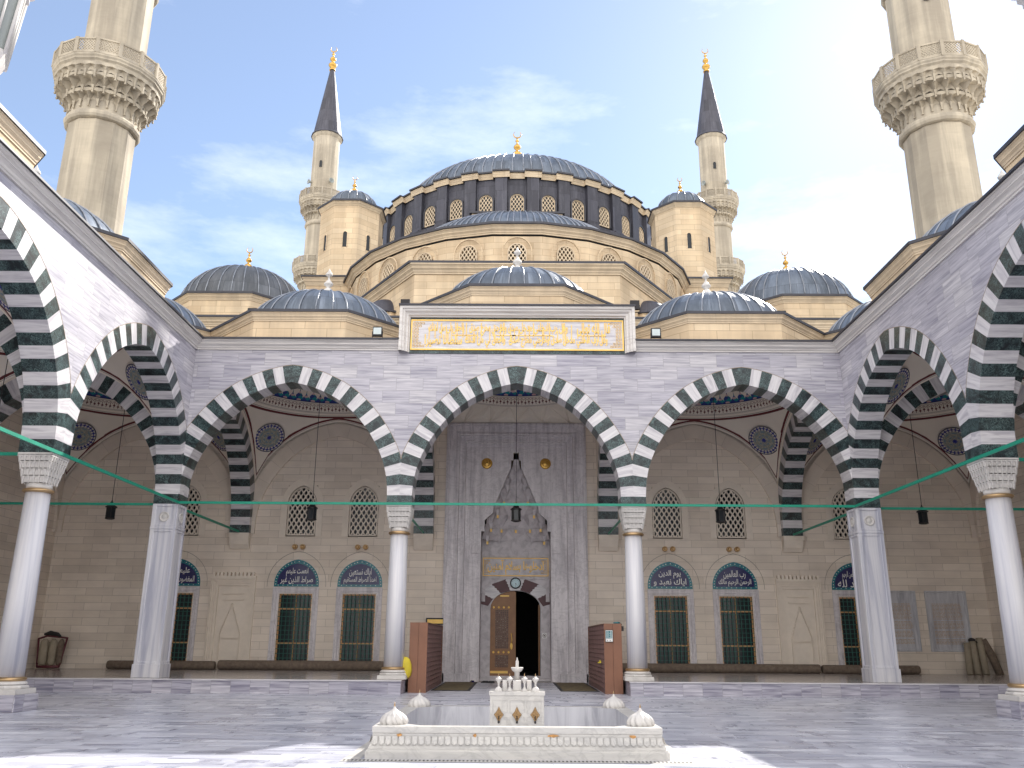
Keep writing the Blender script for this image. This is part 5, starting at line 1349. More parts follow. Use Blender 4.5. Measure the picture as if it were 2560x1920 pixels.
# ================================================================== MINARETS
NM = 16
def muq_tier(b, r0, r1, z0, z1, n, rot=0.):
    for k in range(n):
        a0, a1 = rot + 2 * pi * k / n, rot + 2 * pi * (k + 1) / n; am = (a0 + a1) / 2
        def P(r, a, z_): return (r * cos(a), r * sin(a), z_)
        rm = (r0 + r1) / 2; zm = (z0 + z1) / 2
        foot0, foot1 = P(r0 + .02, a0, z0), P(r0 + .02, a1, z0)
        top0, top1 = P(r1, a0, z1 - .1), P(r1, a1, z1 - .1)
        deep = P(r0 - .02, am, z1 - (z1 - z0) * .08); lip = P(r1 * .992, am, z1 - .02); bot = P(r0, am, z0 + (z1 - z0) * .25)
        for f_ in ((foot0, bot, deep), (bot, foot1, deep), (foot0, deep, top0), (foot1, top1, deep), (top0, deep, lip), (deep, top1, lip)): b.face(list(f_))
        t0, t1, tm = P(r1, a0, z1 + .12), P(r1, a1, z1 + .12), P(r1 * .992, am, z1 + .12)
        b.face([top0, lip, tm, t0]); b.face([lip, top1, t1, tm])
        b.face([t0, tm, P(r1 - .3, am, z1 + .12), P(r1 - .3, a0, z1 + .12)]); b.face([tm, t1, P(r1 - .3, a1, z1 + .12), P(r1 - .3, am, z1 + .12)])
        # pendant drop at each rib
        x_, y_ = (r0 + .05) * cos(a0), (r0 + .05) * sin(a0); b.taper(x_, y_, z0 - .22, z0 + .10, .02, .02, .075, .075)
        b.taper(x_, y_, z0 - .30, z0 - .22, .045, .045, .045, .045)
def balcony(parent, zr, rb, rs, name='balcony'):
    """zr = top of the parapet; rb outer radius; rs shaft radius below"""
    zf = zr - .88
    b = MB()
    b.lathe([(rb - .55, zf - .42), (rb - .12, zf - .42), (rb - .1, zf - .34), (rb, zf - .26), (rb, zf - .18), (rb + .06, zf - .1), (rb + .06, zf), (rs - .4, zf)], NM, (0, 0), 0, False, rot=pi / NM)
    f1 = rb - rs
    muq_tier(b, rs + f1 * .72, rb - .12, zf - .92, zf - .52, 32)
    muq_tier(b, rs + f1 * .30, rs + f1 * .76, zf - 1.55, zf - 1.02, 24, pi / 24)
    muq_tier(b, rs + .02, rs + f1 * .36, zf - 2.15, zf - 1.68, 24)
    b.lathe([(rs + .02, zf - 2.75), (rs + .05, zf - .6)], NM, (0, 0), 0, False, rot=pi / NM)
    b.lathe([(rs, zf - 3.05), (rs + .13, zf - 3.01), (rs + .2, zf - 2.89), (rs + .2, zf - 2.75), (rs + .12, zf - 2.63), (rs, zf - 2.57)], NM, (0, 0), 0, False, rot=pi / NM)
    bo = b.build(name, 'minaret', parent)
    p_ = MB(); R = rb / cos(pi / NM) * .992
    for k in range(NM):
        a0, a1 = pi / NM + 2 * pi * k / NM, pi / NM + 2 * pi * (k + 1) / NM
        A_, B_ = Vector((R * cos(a0), R * sin(a0))), Vector((R * cos(a1), R * sin(a1))); t = (B_ - A_).normalized(); L_ = (B_ - A_).length
        nrm = Vector((t.y, -t.x))
        p_.T = (lambda A_, t, nrm: (lambda a: (A_.x + t.x * a[0] + nrm.x * a[1], A_.y + t.y * a[0] + nrm.y * a[1], a[2])))(A_, t, nrm)
        p_.box(-.09, .09, -.10, .05, zf, zr + .04); p_.box(.09, L_ - .09, -.06, .04, zr - .09, zr); p_.box(.09, L_ - .09, -.06, .04, zf + .0, zf + .12)
        # pierced star-like panel: crossing diagonal and zigzag bars
        xa, xb, za, zb_ = .09, L_ - .09, zf + .12, zr - .09; nx_ = 3; cwd = (xb - xa) / nx_; hh = (zb_ - za) / 2
        def bar(p0, p1, w__=.026):
            d_ = Vector((p1[0] - p0[0], p1[1] - p0[1])); l = d_.length; d_ /= l; m_ = Vector((-d_.y, d_.x)) * w__
            q = [(p0[0] + m_.x, p0[1] + m_.y), (p1[0] + m_.x, p1[1] + m_.y), (p1[0] - m_.x, p1[1] - m_.y), (p0[0] - m_.x, p0[1] - m_.y)]
            p_.plate(q, .01, -.03)
        for i in range(nx_):
            for j in range(2):
                x0_, z0_ = xa + i * cwd, za + j * hh
                bar((x0_, z0_), (x0_ + cwd, z0_ + hh)); bar((x0_ + cwd, z0_), (x0_, z0_ + hh))
                bar((x0_ + cwd / 2, z0_), (x0_, z0_ + hh / 2), .018); bar((x0_, z0_ + hh / 2), (x0_ + cwd / 2, z0_ + hh), .018); bar((x0_ + cwd / 2, z0_ + hh), (x0_ + cwd, z0_ + hh / 2), .018); bar((x0_ + cwd, z0_ + hh / 2), (x0_ + cwd / 2, z0_), .018)
    p_.T = None; p_.build('parapet', 'minaret', bo)
    return bo
def slit(parent, r, z, a):
    s = MB(); s.T = lambda q: (cos(a) * (r - q[1]) - sin(a) * q[0], sin(a) * (r - q[1]) + cos(a) * q[0], q[2])
    O = win_outline(.15, z, z + .65, z + .82, 6, False); s.face([(x_, -.01, z_) for x_, z_ in O])
    return s.build('slit_window', 'glass', parent)
mn = thing('minaret', (-21.9, 40, 0), 'large cream minaret close behind the left arcade with one carved balcony in view', 'minaret', 'minarets around the mosque')
ORIG[mn.name] = (0, 0, 0)
levels = [(31.0, 2.72, 1.66), (40.0, 2.55, 1.58), (48.0, 2.42, 1.5)]
b = MB(); b.lathe([(2.4, 0), (2.4, 8), (1.72, 13), (1.66, 27.)], 12, (0, 0), 0, False, rot=pi / 12); b.lathe([(1.6, 27.), (1.58, 36)], 12, (0, 0), 0, False, rot=pi / 12)
b.lathe([(1.51, 36), (1.5, 45)], NM, (0, 0), 0, False, rot=pi / NM); b.lathe([(1.44, 45), (1.42, 54.9), (1.52, 55.0), (1.66, 55.2), (1.66, 55.35)], NM, (0, 0), 0, False, rot=pi / NM)
shaft = b.build('shaft', 'minaret', mn)
for zr, rb, rs in levels: balcony(mn, zr, rb, rs)
slit(shaft, 1.70, 21.0, -pi / 2 - .2); slit(shaft, 1.62, 34.4, -pi / 2 - .2); slit(shaft, 1.45, 50.9, -pi / 2 - .1)
b = MB(); b.lathe([(1.78, 55.3), (1.74, 55.42), (1.56, 55.7), (.22, 64.4)], NM, (0, 0), 0, False, rot=pi / NM); cone = b.build('cone_roof', 'lead_dark', mn)
finial_gold(mn, 0, 0, 64.3, 1.6)
# loudspeakers above the middle balcony
b = MB()
for a in (-pi / 2 - .9, -pi / 2 + .7):
    b.T = (lambda a: (lambda q: ((1.5 + q[2]) * cos(a) - q[0] * sin(a), (1.5 + q[2]) * sin(a) + q[0] * cos(a), 49.3 + q[1])))(a); b.lathe([(.1, 0), (.12, .1), (.3, .32), (.24, .3), (.05, .1)], 16); b.build('loudspeaker', 'lampglass', mn); b = MB()
mn2 = dup(mn, (22.0, 40, 0), 'large cream minaret close behind the right arcade against the bright sky', -.18 * 2 + .36)
mn3 = dup(mn, (-21.2, 85, 0), 'slender far minaret with dark cone roof, left of the domes')
mn4 = dup(mn, (21.6, 85, 0), 'slender far minaret with dark cone roof, right of the domes')

# ================================================================== FOUNTAIN
FY0, FY1 = 13.5, 18.05; FXH = 2.2
fo = thing('fountain', (0, 15.8, 0), 'low white marble ablution fountain basin in the middle of the court', 'fountain')
b = MB(); path = [(-FXH, FY0), (FXH, FY0), (FXH, FY1), (-FXH, FY1)]
pr = [(0, .0), (0, .10), (-.02, .115), (-.02, .13), (-.04, .135), (-.045, .17), (-.055, .18), (-.09, .28), (-.085, .33), (-.095, .345), (-.10, .345)]
sweep(b, path, pr, True, 0, 1)
basin = b.build('basin', 'marble_fount', fo)
# leaf carving round the basin: raised tongues
lv = MB()
def leafs(ax, n, fixed, x0, x1, sgn):
    for i in range(n):
        u0 = x0 + (x1 - x0) * i / n; u1 = x0 + (x1 - x0) * (i + 1) / n; um = (u0 + u1) / 2
        def W_(u, o, z_): return (u, fixed + sgn * o, z_) if ax == 'x' else (fixed + sgn * o, u, z_)
        o_t, o_b = .072, .045
        g_ = (u1 - u0) * .12
        lv.face([W_(u0 + g_, o_t, .30), W_(u1 - g_, o_t, .30), W_(u1 - g_ * .6, .045, .21), W_(um, .02, .185)]); lv.face([W_(u0 + g_, o_t, .30), W_(um, .02, .185), W_(u0 + g_ * .6, .045, .21)])
leafs('x', 44, FY0, -FXH + .08, FXH - .08, 1); leafs('x', 44, FY1, -FXH + .08, FXH - .08, -1)
leafs('y', 44, -FXH, FY0 + .08, FY1 - .08, 1); leafs('y', 44, FXH, FY0 + .08, FY1 - .08, -1)
lv.build('leaf_carving', 'marble_fount', basin)
rn = random.Random(9)
for X_, w_ in ((-1.72, .05), (-.62, .03), (.52, .09), (1.68, .06)):
    q = MB(); pts_ = [(X_ + w_ * rn.uniform(.6, 1.1) * cos(2 * pi * k / 9), .315 + .028 * rn.uniform(.5, 1.1) * sin(2 * pi * k / 9)) for k in range(9)]
    q.plate(pts_, FY0 + .068, FY0 + .1); q.build('rust_stain', 'rust', basin)
# rim with octagonal opening
b = MB(); Oo = [(-2.12, FY0 + .08), (2.12, FY0 + .08), (2.12, FY1 - .08), (-2.12, FY1 - .08)]
cy_ = (FY0 + FY1) / 2; ix, iy, ch = 1.86, 1.98, .42
In = [(-ix + ch, cy_ - iy), (ix - ch, cy_ - iy), (ix, cy_ - iy + ch), (ix, cy_ + iy - ch), (ix - ch, cy_ + iy), (-ix + ch, cy_ + iy), (-ix, cy_ + iy - ch), (-ix, cy_ - iy + ch)]
for z_, fl in ((.43, 1), (.345, -1)):
    for i in range(4):
        o0, o1 = Oo[i], Oo[(i + 1) % 4]; i0, i1, i2 = In[2 * i], In[2 * i + 1], In[(2 * i + 2) % 8]
        b.face([(o0[0], o0[1], z_), (o1[0], o1[1], z_), (i1[0], i1[1], z_), (i0[0], i0[1], z_)]); b.face([(o1[0], o1[1], z_), (i2[0], i2[1], z_), (i1[0], i1[1], z_)])
for i in range(4): b.face([(Oo[i][0], Oo[i][1], .345), (Oo[(i + 1) % 4][0], Oo[(i + 1) % 4][1], .345), (Oo[(i + 1) % 4][0], Oo[(i + 1) % 4][1], .43), (Oo[i][0], Oo[i][1], .43)])
b.build('rim', 'marble_fount', fo)
b = MB()
for i in range(8): b.face([(In[i][0], In[i][1], .04), (In[(i + 1) % 8][0], In[(i + 1) % 8][1], .04), (In[(i + 1) % 8][0], In[(i + 1) % 8][1], .43), (In[i][0], In[i][1], .43)])
b.face([(p_[0], p_[1], .04) for p_ in In]); b.build('pool_lining', 'marble_pool', fo)
for sx, y_ in ((-1, 14.0), (1, 14.0), (-1, 17.65), (1, 17.65)):
    o_ = MB(); nseg = 72; P_ = [(.20, 0), (.215, .03), (.205, .07), (.17, .12), (.12, .155), (.07, .18), (.035, .21), (.02, .235), (.012, .25)]
    rows = []
    for j, (r_, z_) in enumerate(P_):
        rows.append([o_.p((sx * 1.86 + (r_ * (1 - .15 + .17 * abs(sin(6 * (2 * pi * i / nseg) + j * .45)) * (1 if r_ > .06 else 0))) * cos(2 * pi * i / nseg), y_ + (r_ * (1 - .15 + .17 * abs(sin(6 * (2 * pi * i / nseg) + j * .45)) * (1 if r_ > .06 else 0))) * sin(2 * pi * i / nseg), .43 + z_)) for i in range(nseg)])
    for A_, B_ in zip(rows, rows[1:]):
        for i in range(nseg): o_.fi((A_[i], A_[(i + 1) % nseg], B_[(i + 1) % nseg], B_[i]), 0, None, True)
    on = o_.build('onion_knob', 'marble_carved', fo)
    t_ = MB(); t_.lathe([(.012, .67), (.012, .70), (.001, .74)], 8, (sx * 1.86, y_)); t_.build('bronze_tip', 'bronze', on)
b = MB(); b.box(-.45, .45, 15.3, 16.2, .04, .77); b.box(-.465, .465, 15.285, 16.215, .77, .83)
for i in range(3):
    for (z0, z1) in ((.50, .70), (.10, .44)):
        xa = -.42 + .28 * i + .015; xb = xa + .25; 
        for q in ((xa, xb, z0, z0 + .012), (xa, xb, z1 - .012, z1)): b.box(q[0], q[1], 15.292, 15.3, q[2], q[3])
        for q in (xa, xb - .012): b.box(q, q + .012, 15.292, 15.3, z0 + .012, z1 - .012)
blk = b.build('fountain_block', 'marble_fount', fo, bevel=.004)
for i in range(3):
    cx_ = -.30 + .30 * i; s = MB(); s.T = (lambda X: (lambda a: (X + a[0], 15.29 - a[2], .47 + a[1])))(cx_)
    def star(r): return [(r * .62 * (cos(2 * pi * k / 8) if k % 2 == 0 else .62 * cos(2 * pi * k / 8)), r * (sin(2 * pi * k / 8) if k % 2 == 0 else .62 * sin(2 * pi * k / 8))) for k in range(8)]
    pl = star(.13); A_ = [s.p((x_, y_, 0)) for x_, y_ in pl]; B_ = [s.p((x_ * .9, y_ * .9, .012)) for x_, y_ in pl]
    for k in range(8): s.fi((A_[k], A_[(k + 1) % 8], B_[(k + 1) % 8], B_[k]))
    s.fi(B_)
    for (u_, v_) in ((0, .05), (0, -.05), (.025, 0), (-.025, 0)): s.tube([(u_ + .016 * cos(t * 1.05), v_ + .02 * sin(t * 1.05), .014) for t in range(6)], .004, 4, 0, True)
    sp = s.build('spout_plate', 'bronze_dark', fo)
    s = MB(); s.tube([(cx_, 15.28, .45), (cx_, 15.24, .45), (cx_, 15.235, .40)], .008, 6); s.lathe([(.006, .39), (.018, .365), (.018, .35), (.001, .335)], 8, (cx_, 15.235)); s.build('tap', 'iron', sp)
for x_ in (-.31, -.125, .125, .31):
    s = MB(); s.lathe([(.055, .83), (.055, .845), (.02, .885), (.014, .92), (.02, .93), (.014, .945), (.03, .98), (.05, 1.01), (.055, 1.035), (.04, 1.04), (.035, 1.03), (.02, 1.06), (.001, 1.07)], 16, (x_, 15.42)); c_ = s.build('marble_cup', 'marble_carved', fo)
    s = MB(); s.lathe([(.008, 1.06), (.006, 1.1), (.001, 1.12)], 8, (x_, 15.42)); s.build('bronze_tip', 'bronze', c_)
for sx in (-1, 1):
    s = MB(); nseg = 32; rows = [[s.p((sx * .31 + r_ * (1 + .1 * abs(sin(5 * 2 * pi * i / nseg))) * cos(2 * pi * i / nseg), 15.40 + r_ * (1 + .1 * abs(sin(5 * 2 * pi * i / nseg))) * sin(2 * pi * i / nseg) - .0, .83 + z_)) for i in range(nseg)] for r_, z_ in ((.062, 0), (.062, .02), (.045, .055), (.015, .075))]
    for A_, B_ in zip(rows, rows[1:]):
        for i in range(nseg): s.fi((A_[i], A_[(i + 1) % nseg], B_[(i + 1) % nseg], B_[i]), 0, None, True)
    s.build('shell_knob', 'marble_carved', fo)
for x0_, x1_ in ((-.245, -.165), (-.07, .07), (.165, .245)):
    s = MB(); s.box(x0_, x1_, 15.5, 15.65, .83, 1.0); s.build('marble_block', 'marble_carved', fo, bevel=.008)
s = MB(); s.lathe([(.055, .83), (.042, 1.12), (.05, 1.125), (.085, 1.15), (.105, 1.19), (.105, 1.205), (.09, 1.2), (.03, 1.17), (.028, 1.2), (.026, 1.31), (.014, 1.32), (.012, 1.35), (.001, 1.37)], 24, (0, 15.75)); s.build('central_bowl', 'marble_carved', fo)
# drain channel around the fountain
b = MB(); b.box(-2.45, 2.45, 13.22, 13.40, .002, .006)
gr = MB(); gr.box(-2.42, 2.42, 13.20, 13.42, .003, .008)
b = MB(); b.face([(-2.5, 13.18, .004), (2.5, 13.18, .004), (2.5, 13.44, .004), (-2.5, 13.44, .004)])
for sx in (-1, 1): b.face([(sx * 2.26, 13.44, .004), (sx * 2.5, 13.44, .004), (sx * 2.5, 18.3, .004), (sx * 2.26, 18.3, .004)])
dr = b.build('drain_channel', 'marble_fount', fo)
b = MB()
for i in range(88): x_ = -2.46 + 4.92 * i / 87; b.box(x_ - .012, x_ + .012, 13.27, 13.37, .0045, .0075)
b.build('drain_slots', 'black', dr)

# ================================================================== LANTERNS
def make_lantern(x, y, label):
    t = thing('hanging_lantern', (x, y, 6.1), label, 'lantern', 'iron lanterns hanging in the arcades')
    b = MB(); r_ = .17
    b.lathe([(r_, 6.16), (r_, 6.58)], 6, (x, y), 0, False)
    bd = b.build('lantern_glass', 'glass', t)
    b = MB()
    for k in range(6):
        a = 2 * pi * k / 6; b.box(x + r_ * cos(a) - .012, x + r_ * cos(a) + .012, y + r_ * sin(a) - .012, y + r_ * sin(a) + .012, 6.14, 6.6)
    b.lathe([(r_ * .6, 6.10), (r_ + .03, 6.13), (r_ + .03, 6.17)], 6, (x, y), 0, False); b.lathe([(r_ + .05, 6.57), (r_ + .05, 6.61), (r_ * .8, 6.66), (r_ * .55, 6.74), (.03, 6.80), (.02, 6.86)], 12, (x, y), 0, False)
    b.build('lantern_frame', 'iron', t)
    b = MB(); b.tube([(x, y, 6.84), (x, y, 13.60)], .012, 6); b.build('chain', 'iron', t)
    return t
ln0 = make_lantern(0, 34.0, 'black iron lantern hanging before the entrance portal')
for x, y, lb in ((-8, 34.0, 'black iron lantern hanging in the bay left of the entrance'), (8, 34.0, 'black iron lantern hanging in the bay right of the entrance'), (-15.9, 34.0, 'black iron lantern hanging in the left corner bay'), (15.9, 34.0, 'black iron lantern hanging in the right corner bay'),
                 (-15.9, 25.7, 'black iron lantern hanging in the left arcade next to the corner'), (15.9, 25.7, 'black iron lantern hanging in the right arcade next to the corner')):
    dup(ln0, (x, y, 6.1), lb)

# ================================================================== FLOODLIGHTS
def make_flood(loc, label, lit):
    t = thing('floodlight', loc, label, 'floodlight', 'floodlights on the portico roof'); x, y, z = loc
    b = MB(); b.box(x - .17, x + .17, y, y + .14, z + .12, z + .46); b.taper(x, y + .2, z + .16, z + .42, .12, .06, .12, .06)
    bd = b.build('housing', 'iron', t)
    b = MB()
    for s_ in (-.19, .17): b.box(x + s_, x + s_ + .02, y + .04, y + .1, z, z + .3)
    b.box(x - .19, x + .19, y + .04, y + .1, z - .0, z + .02); b.build('bracket', 'iron', t)
    if lit: b = MB(); b.box(x - .14, x + .14, y - .012, y, z + .17, z + .42); b.build('lens', 'glasslit', t)
    return t
make_flood((-5.02, 29.3, 11.99), 'floodlight with pale glass left of the gold inscription', True)
make_flood((4.98, 29.3, 11.99), 'floodlight with pale glass right of the gold inscription', True)
make_flood((-4.15, 29.9, 13.3), 'black floodlight at the left end of the inscription frame', False)
make_flood((4.35, 29.9, 13.3), 'black floodlight at the right end of the inscription frame', False)
make_flood((-10.15, 31.0, 13.35), 'black floodlight beside the portico dome on the left', False)
make_flood((10.1, 31.0, 13.35), 'black floodlight beside the portico dome on the right', False)

# ================================================================== SHOE RACKS
def make_rack(sg, label):
    x0, x1 = sorted((sg * 2.93, sg * 3.52)); y0, y1, zt = 30.0, 36.4, 2.22
    t = thing('shoe_rack', (sg * 3.2, 33.2, 0), label, 'shoe rack', 'shoe racks flanking the entrance')
    b = MB(); xm = (x0 + x1) / 2; inner = x1 if sg < 0 else x0      # open side faces the path
    b.box(x0, xm - .004, y0, y0 + .03, .0, zt); b.box(xm + .004, x1, y0, y0 + .03, 0, zt); b.box(x0, x1, y1 - .03, y1, 0, zt)
    b.box(x0, x1, y0 + .03, y1 - .03, zt - .025, zt)
    if sg < 0: b.box(x0, x0 + .03, y0 + .03, y1 - .03, 0, zt - .025)
    else: b.box(x1 - .03, x1, y0 + .03, y1 - .03, 0, zt - .025)
    b.build('side_panel', 'shelfwood', t)
    b = MB(); n = 13; xa, xb = (x1 - .34, x1 - .01) if sg < 0 else (x0 + .01, x0 + .34)
    b.box(min(xa, xm), max(xa, xm) + .0, y0 + .03, y1 - .03, .1, zt - .03) if False else None
    back = xa if sg < 0 else xb; b.box(back - .01, back + .01, y0 + .03, y1 - .03, 0, zt - .03, 1)
    for i in range(n + 1): z_ = .16 + (zt - .2) * i / n; b.box(xa, xb, y0 + .03, y1 - .03, z_ - .01, z_ + .01)
    b.box(xa, xb, y0 + .03, y1 - .03, 0, .14)
    m_ = 24
    for i in range(1, m_): y_ = y0 + (y1 - y0) * i / m_; b.box(xa, xb - .01 if sg < 0 else xb, y_ - .014, y_ + .014, .16, zt - .03)
    b.build('cubby_grid', ['cubby', 'cubby_shade'], t)
    return t
make_rack(-1, 'tall reddish brown shoe rack left of the entrance path')
make_rack(1, 'tall reddish brown shoe rack with a poster on its end, right of the path')
b = MB(); b.box(2.97, 3.23, 29.965, 29.985, 1.62, 2.02, 0); b.box(2.985, 3.215, 29.955, 29.966, 1.64, 2.0, 1); b.box(3.0, 3.2, 29.951, 29.956, 1.74, 1.98, 2)
for i in range(8): b.box(3.02, 3.02 + .13 * (.5 + .5 * ((i * 7) % 5) / 5), 29.949, 29.952, 1.95 - i * .027, 1.957 - i * .027, 1)
b.box(3.15, 3.17, 29.949, 29.952, 1.70, 1.97, 1); b.box(3.03, 3.05, 29.949, 29.954, 1.66, 1.69, 3); b.box(3.12, 3.14, 29.949, 29.954, 1.66, 1.69, 3)
solo(b, 'poster', ['iron', 'white', 'teal', 'maroon'], (3.1, 29.97, 1.62), 'small framed turquoise poster on the end of the right shoe rack', 'poster')
b = MB(); b.tube([(3.30, 30.35, 2.24), (3.42, 30.30, 2.25), (3.5, 30.33, 2.24)], .035, 6); solo(b, 'green_slipper', 'teal', (3.4, 30.3, 2.22), 'green slipper lying on top of the right shoe rack', 'slipper')
b = MB(); b.box(3.52, 3.60, 30.05, 30.2, 1.98, 2.14); b.tube([(3.52, 30.1, 2.12), (3.54, 30.1, 2.2), (3.50, 30.1, 2.25)], .012, 6); solo(b, 'black_bag', 'black', (3.56, 30.12, 1.98), 'small black bag hooked on the outer top corner of the right shoe rack', 'bag', bevel=.015)
b = MB(); b.taper(2.86, 31.1, .94, .97, .05, .16, .05, .14); b.taper(2.88, 31.02, .97, 1.03, .03, .05, .02, .03); solo(b, 'yellow_slipper', 'yellow', (2.86, 31.1, .94), 'yellow slipper sticking out of the right shoe rack', 'slipper')
# yellow sack and gilt sign by the left rack
b = MB(); rows = []
for j, (rx, ry, z_) in enumerate(((.10, .12, .44), (.17, .16, .52), (.2, .17, .7), (.19, .16, .9), (.14, .12, 1.05), (.05, .05, 1.12))):
    rows.append([b.p((-3.62 + rx * cos(2 * pi * i / 14) * (1 + .12 * sin(i * 2.3 + j)), 29.95 + ry * sin(2 * pi * i / 14), z_)) for i in range(14)])
for A_, B_ in zip(rows, rows[1:]):
    for i in range(14): b.fi((A_[i], A_[(i + 1) % 14], B_[(i + 1) % 14], B_[i]), 0, None, True)
b.fi(rows[0][::-1]); b.fi(rows[-1])
solo(b, 'yellow_sack', 'yellow', (-3.62, 29.95, .43), 'yellow sack squeezed between the left column base and the shoe rack', 'sack')
b = MB(); b.box(-3.78, -3.0, 37.97, 38.1, 2.28, 2.56, 0); b.box(-3.72, -3.06, 37.95, 37.97, 2.33, 2.50, 1)
solo(b, 'gilt_plaque', ['iron', 'gold_paint'], (-3.4, 38.05, 2.28), 'gilt plaque on the wall above the left shoe rack', 'plaque')

# ================================================================== SMALL THINGS
# clock over the door
ck = thing('wall_clock', (0, ND - .03, 3.9), 'round black rimmed wall clock with pale blue dial over the door', 'clock')
b = MB(); b.T = lambda a: (a[0], ND - .03 - a[2], 4.10 + a[1]); b.lathe([(.19, 0), (.24, .0), (.245, .05), (.22, .075), (.195, .05), (.19, .04)], 40, capt=False); b.build('rim', 'black', ck)
b = MB(); b.T = lambda a: (a[0], ND - .03 - a[2], 4.10 + a[1]); b.lathe([(.195, .03), (.001, .031)], 40, smooth=False); b.build('dial', 'clockface', ck)
b = MB()
def hand(ang, l, w_):
    x_, z_ = sin(ang), cos(ang); nx_, nz_ = z_ * w_, -x_ * w_
    b.plate([(-nx_, 4.1 - nz_), (nx_, 4.1 + nz_), (x_ * l + nx_ * .3, 4.1 + z_ * l + nz_ * .3), (x_ * l - nx_ * .3, 4.1 + z_ * l - nz_ * .3)], ND - .075, ND - .07)
hand(radians(142), .10, .008); hand(radians(175), .15, .006); b.build('hands', 'black', ck)
b = MB()
for k in range(12):
    a = radians(30 * k); add_text(b, str(12 if k == 0 else k), .15 * sin(a), 4.10 + .15 * cos(a), .022 * (2 if k in (0, 10, 11) else 1), .04, ND - .068, arabic=False, offset=0)
b.build('numerals', 'black', ck)
# no photography sign
b = MB(); b.box(1.17, 1.37, ND - .01, ND, 1.76, 1.98, 0)
ring = [(1.27 + .075 * cos(2 * pi * k / 24), 1.87 + .075 * sin(2 * pi * k / 24)) for k in range(24)]
b.tube([(x_, ND - .014, z_) for x_, z_ in ring], .008, 4, 1, True); b.plate([(1.215, 1.925), (1.225, 1.933), (1.325, 1.818), (1.315, 1.81)], ND - .018, ND - .011, 1); b.box(1.235, 1.3, ND - .013, ND - .01, 1.845, 1.895, 2)
solo(b, 'prohibition_sign', ['white', 'maroon_red', 'black'] if False else ['white', 'trolleyred', 'black'], (1.27, ND, 1.76), 'small square white prohibition sign right of the door', 'sign')
# wall lamps in pairs over the lower windows
first = True
for k, x in enumerate((-9.4, -6.68, 6.62, 9.4)):
    for dx in (-.17, .17):
        b = MB(); b.T = (lambda X: (lambda a: (X + a[0], YW - a[2], 5.5 + a[1])))(x + dx); b.lathe([(.10, 0), (.115, .04), (.11, .16), (.08, .17), (.07, .13), (.001, .12)], 20)
        w_ = ['second window left of the portal', 'first window left of the portal', 'first window right of the portal', 'second window right of the portal'][k]
        solo(b, 'wall_lamp', 'bronze', (x + dx, YW, 5.5), '%s lamp of the bronze pair above the %s' % ('left' if dx < 0 else 'right', w_), 'wall lamp', 'round wall lamps above the lower windows')
# rolled rugs along the wall
def rolled(x0, x1, y, r_, label, zb=ZP):
    b = MB(); n = 20
    b.T = lambda a: (a[2], y + a[0], zb + r_ + a[1]); b.lathe([(r_ * .55, x0 + .02), (r_ * .9, x0), (r_, x0 + .05), (r_ * 1.02, (x0 + x1) / 2), (r_, x1 - .05), (r_ * .9, x1), (r_ * .5, x1 - .02)], n)
    return solo(b, 'rolled_rug', 'rug', ((x0 + x1) / 2, y, zb), label, 'rolled rug', 'rolled rugs lying along the wall')
rolled(-16.9, -12.45, 37.75, .17, 'rolled brown rug on the floor behind the left pier')
rolled(-12.3, -4.3, 37.75, .19, 'long rolled brown rug under the two windows left of the portal')
rolled(4.3, 12.6, 37.75, .18, 'long rolled brown rug under the two windows right of the portal')
rolled(12.7, 16.7, 37.75, .17, 'rolled brown rug on the floor behind the right pier')
# leaning rolls at the right corner
for i, (x_, h_, r_, lean, lb) in enumerate(((18.75, 1.25, .13, .15, 'leftmost short beige roll leaning in the right corner'), (19.08, 1.30, .14, .05, 'beige roll with a black hat leaning in the right corner'), (19.42, 1.45, .14, .02, 'tall beige roll leaning in the right corner'), (19.78, 1.38, .16, -.22, 'dark brown roll slanting against the right corner wall'))):
    b = MB(); b.tube([(x_ - lean * 0, 37.7, ZP), (x_ + lean * .6, 37.85, ZP + h_ * .6), (x_ + lean, 37.93, ZP + h_)] if lean >= 0 else [(x_ + .2, 37.7, ZP), (x_ + .0, 37.82, ZP + h_ * .6), (x_ - .22, 37.92, ZP + h_)], r_, 14)
    solo(b, 'leaning_roll', 'canvas' if i < 3 else 'rug', (x_, 37.7, ZP), lb, 'roll', 'rolls leaning in the right corner')
b = MB(); b.lathe([(.1, 0), (.14, .03), (.13, .10), (.07, .15), (.001, .16)], 14, (0, 0)); b.tube([(0, 0, .03), (.15, -.05, 0), (.26, -.06, -.07)], .03, 6)
for i, (x_, y_, z_) in enumerate(b.v): b.v[i] = (x_ + 19.12, y_ + 37.93, z_ + ZP + 1.30)
solo(b, 'hat', 'black', (19.12, 37.93, ZP + 1.3), 'black hat lying on a beige roll in the right corner', 'hat')
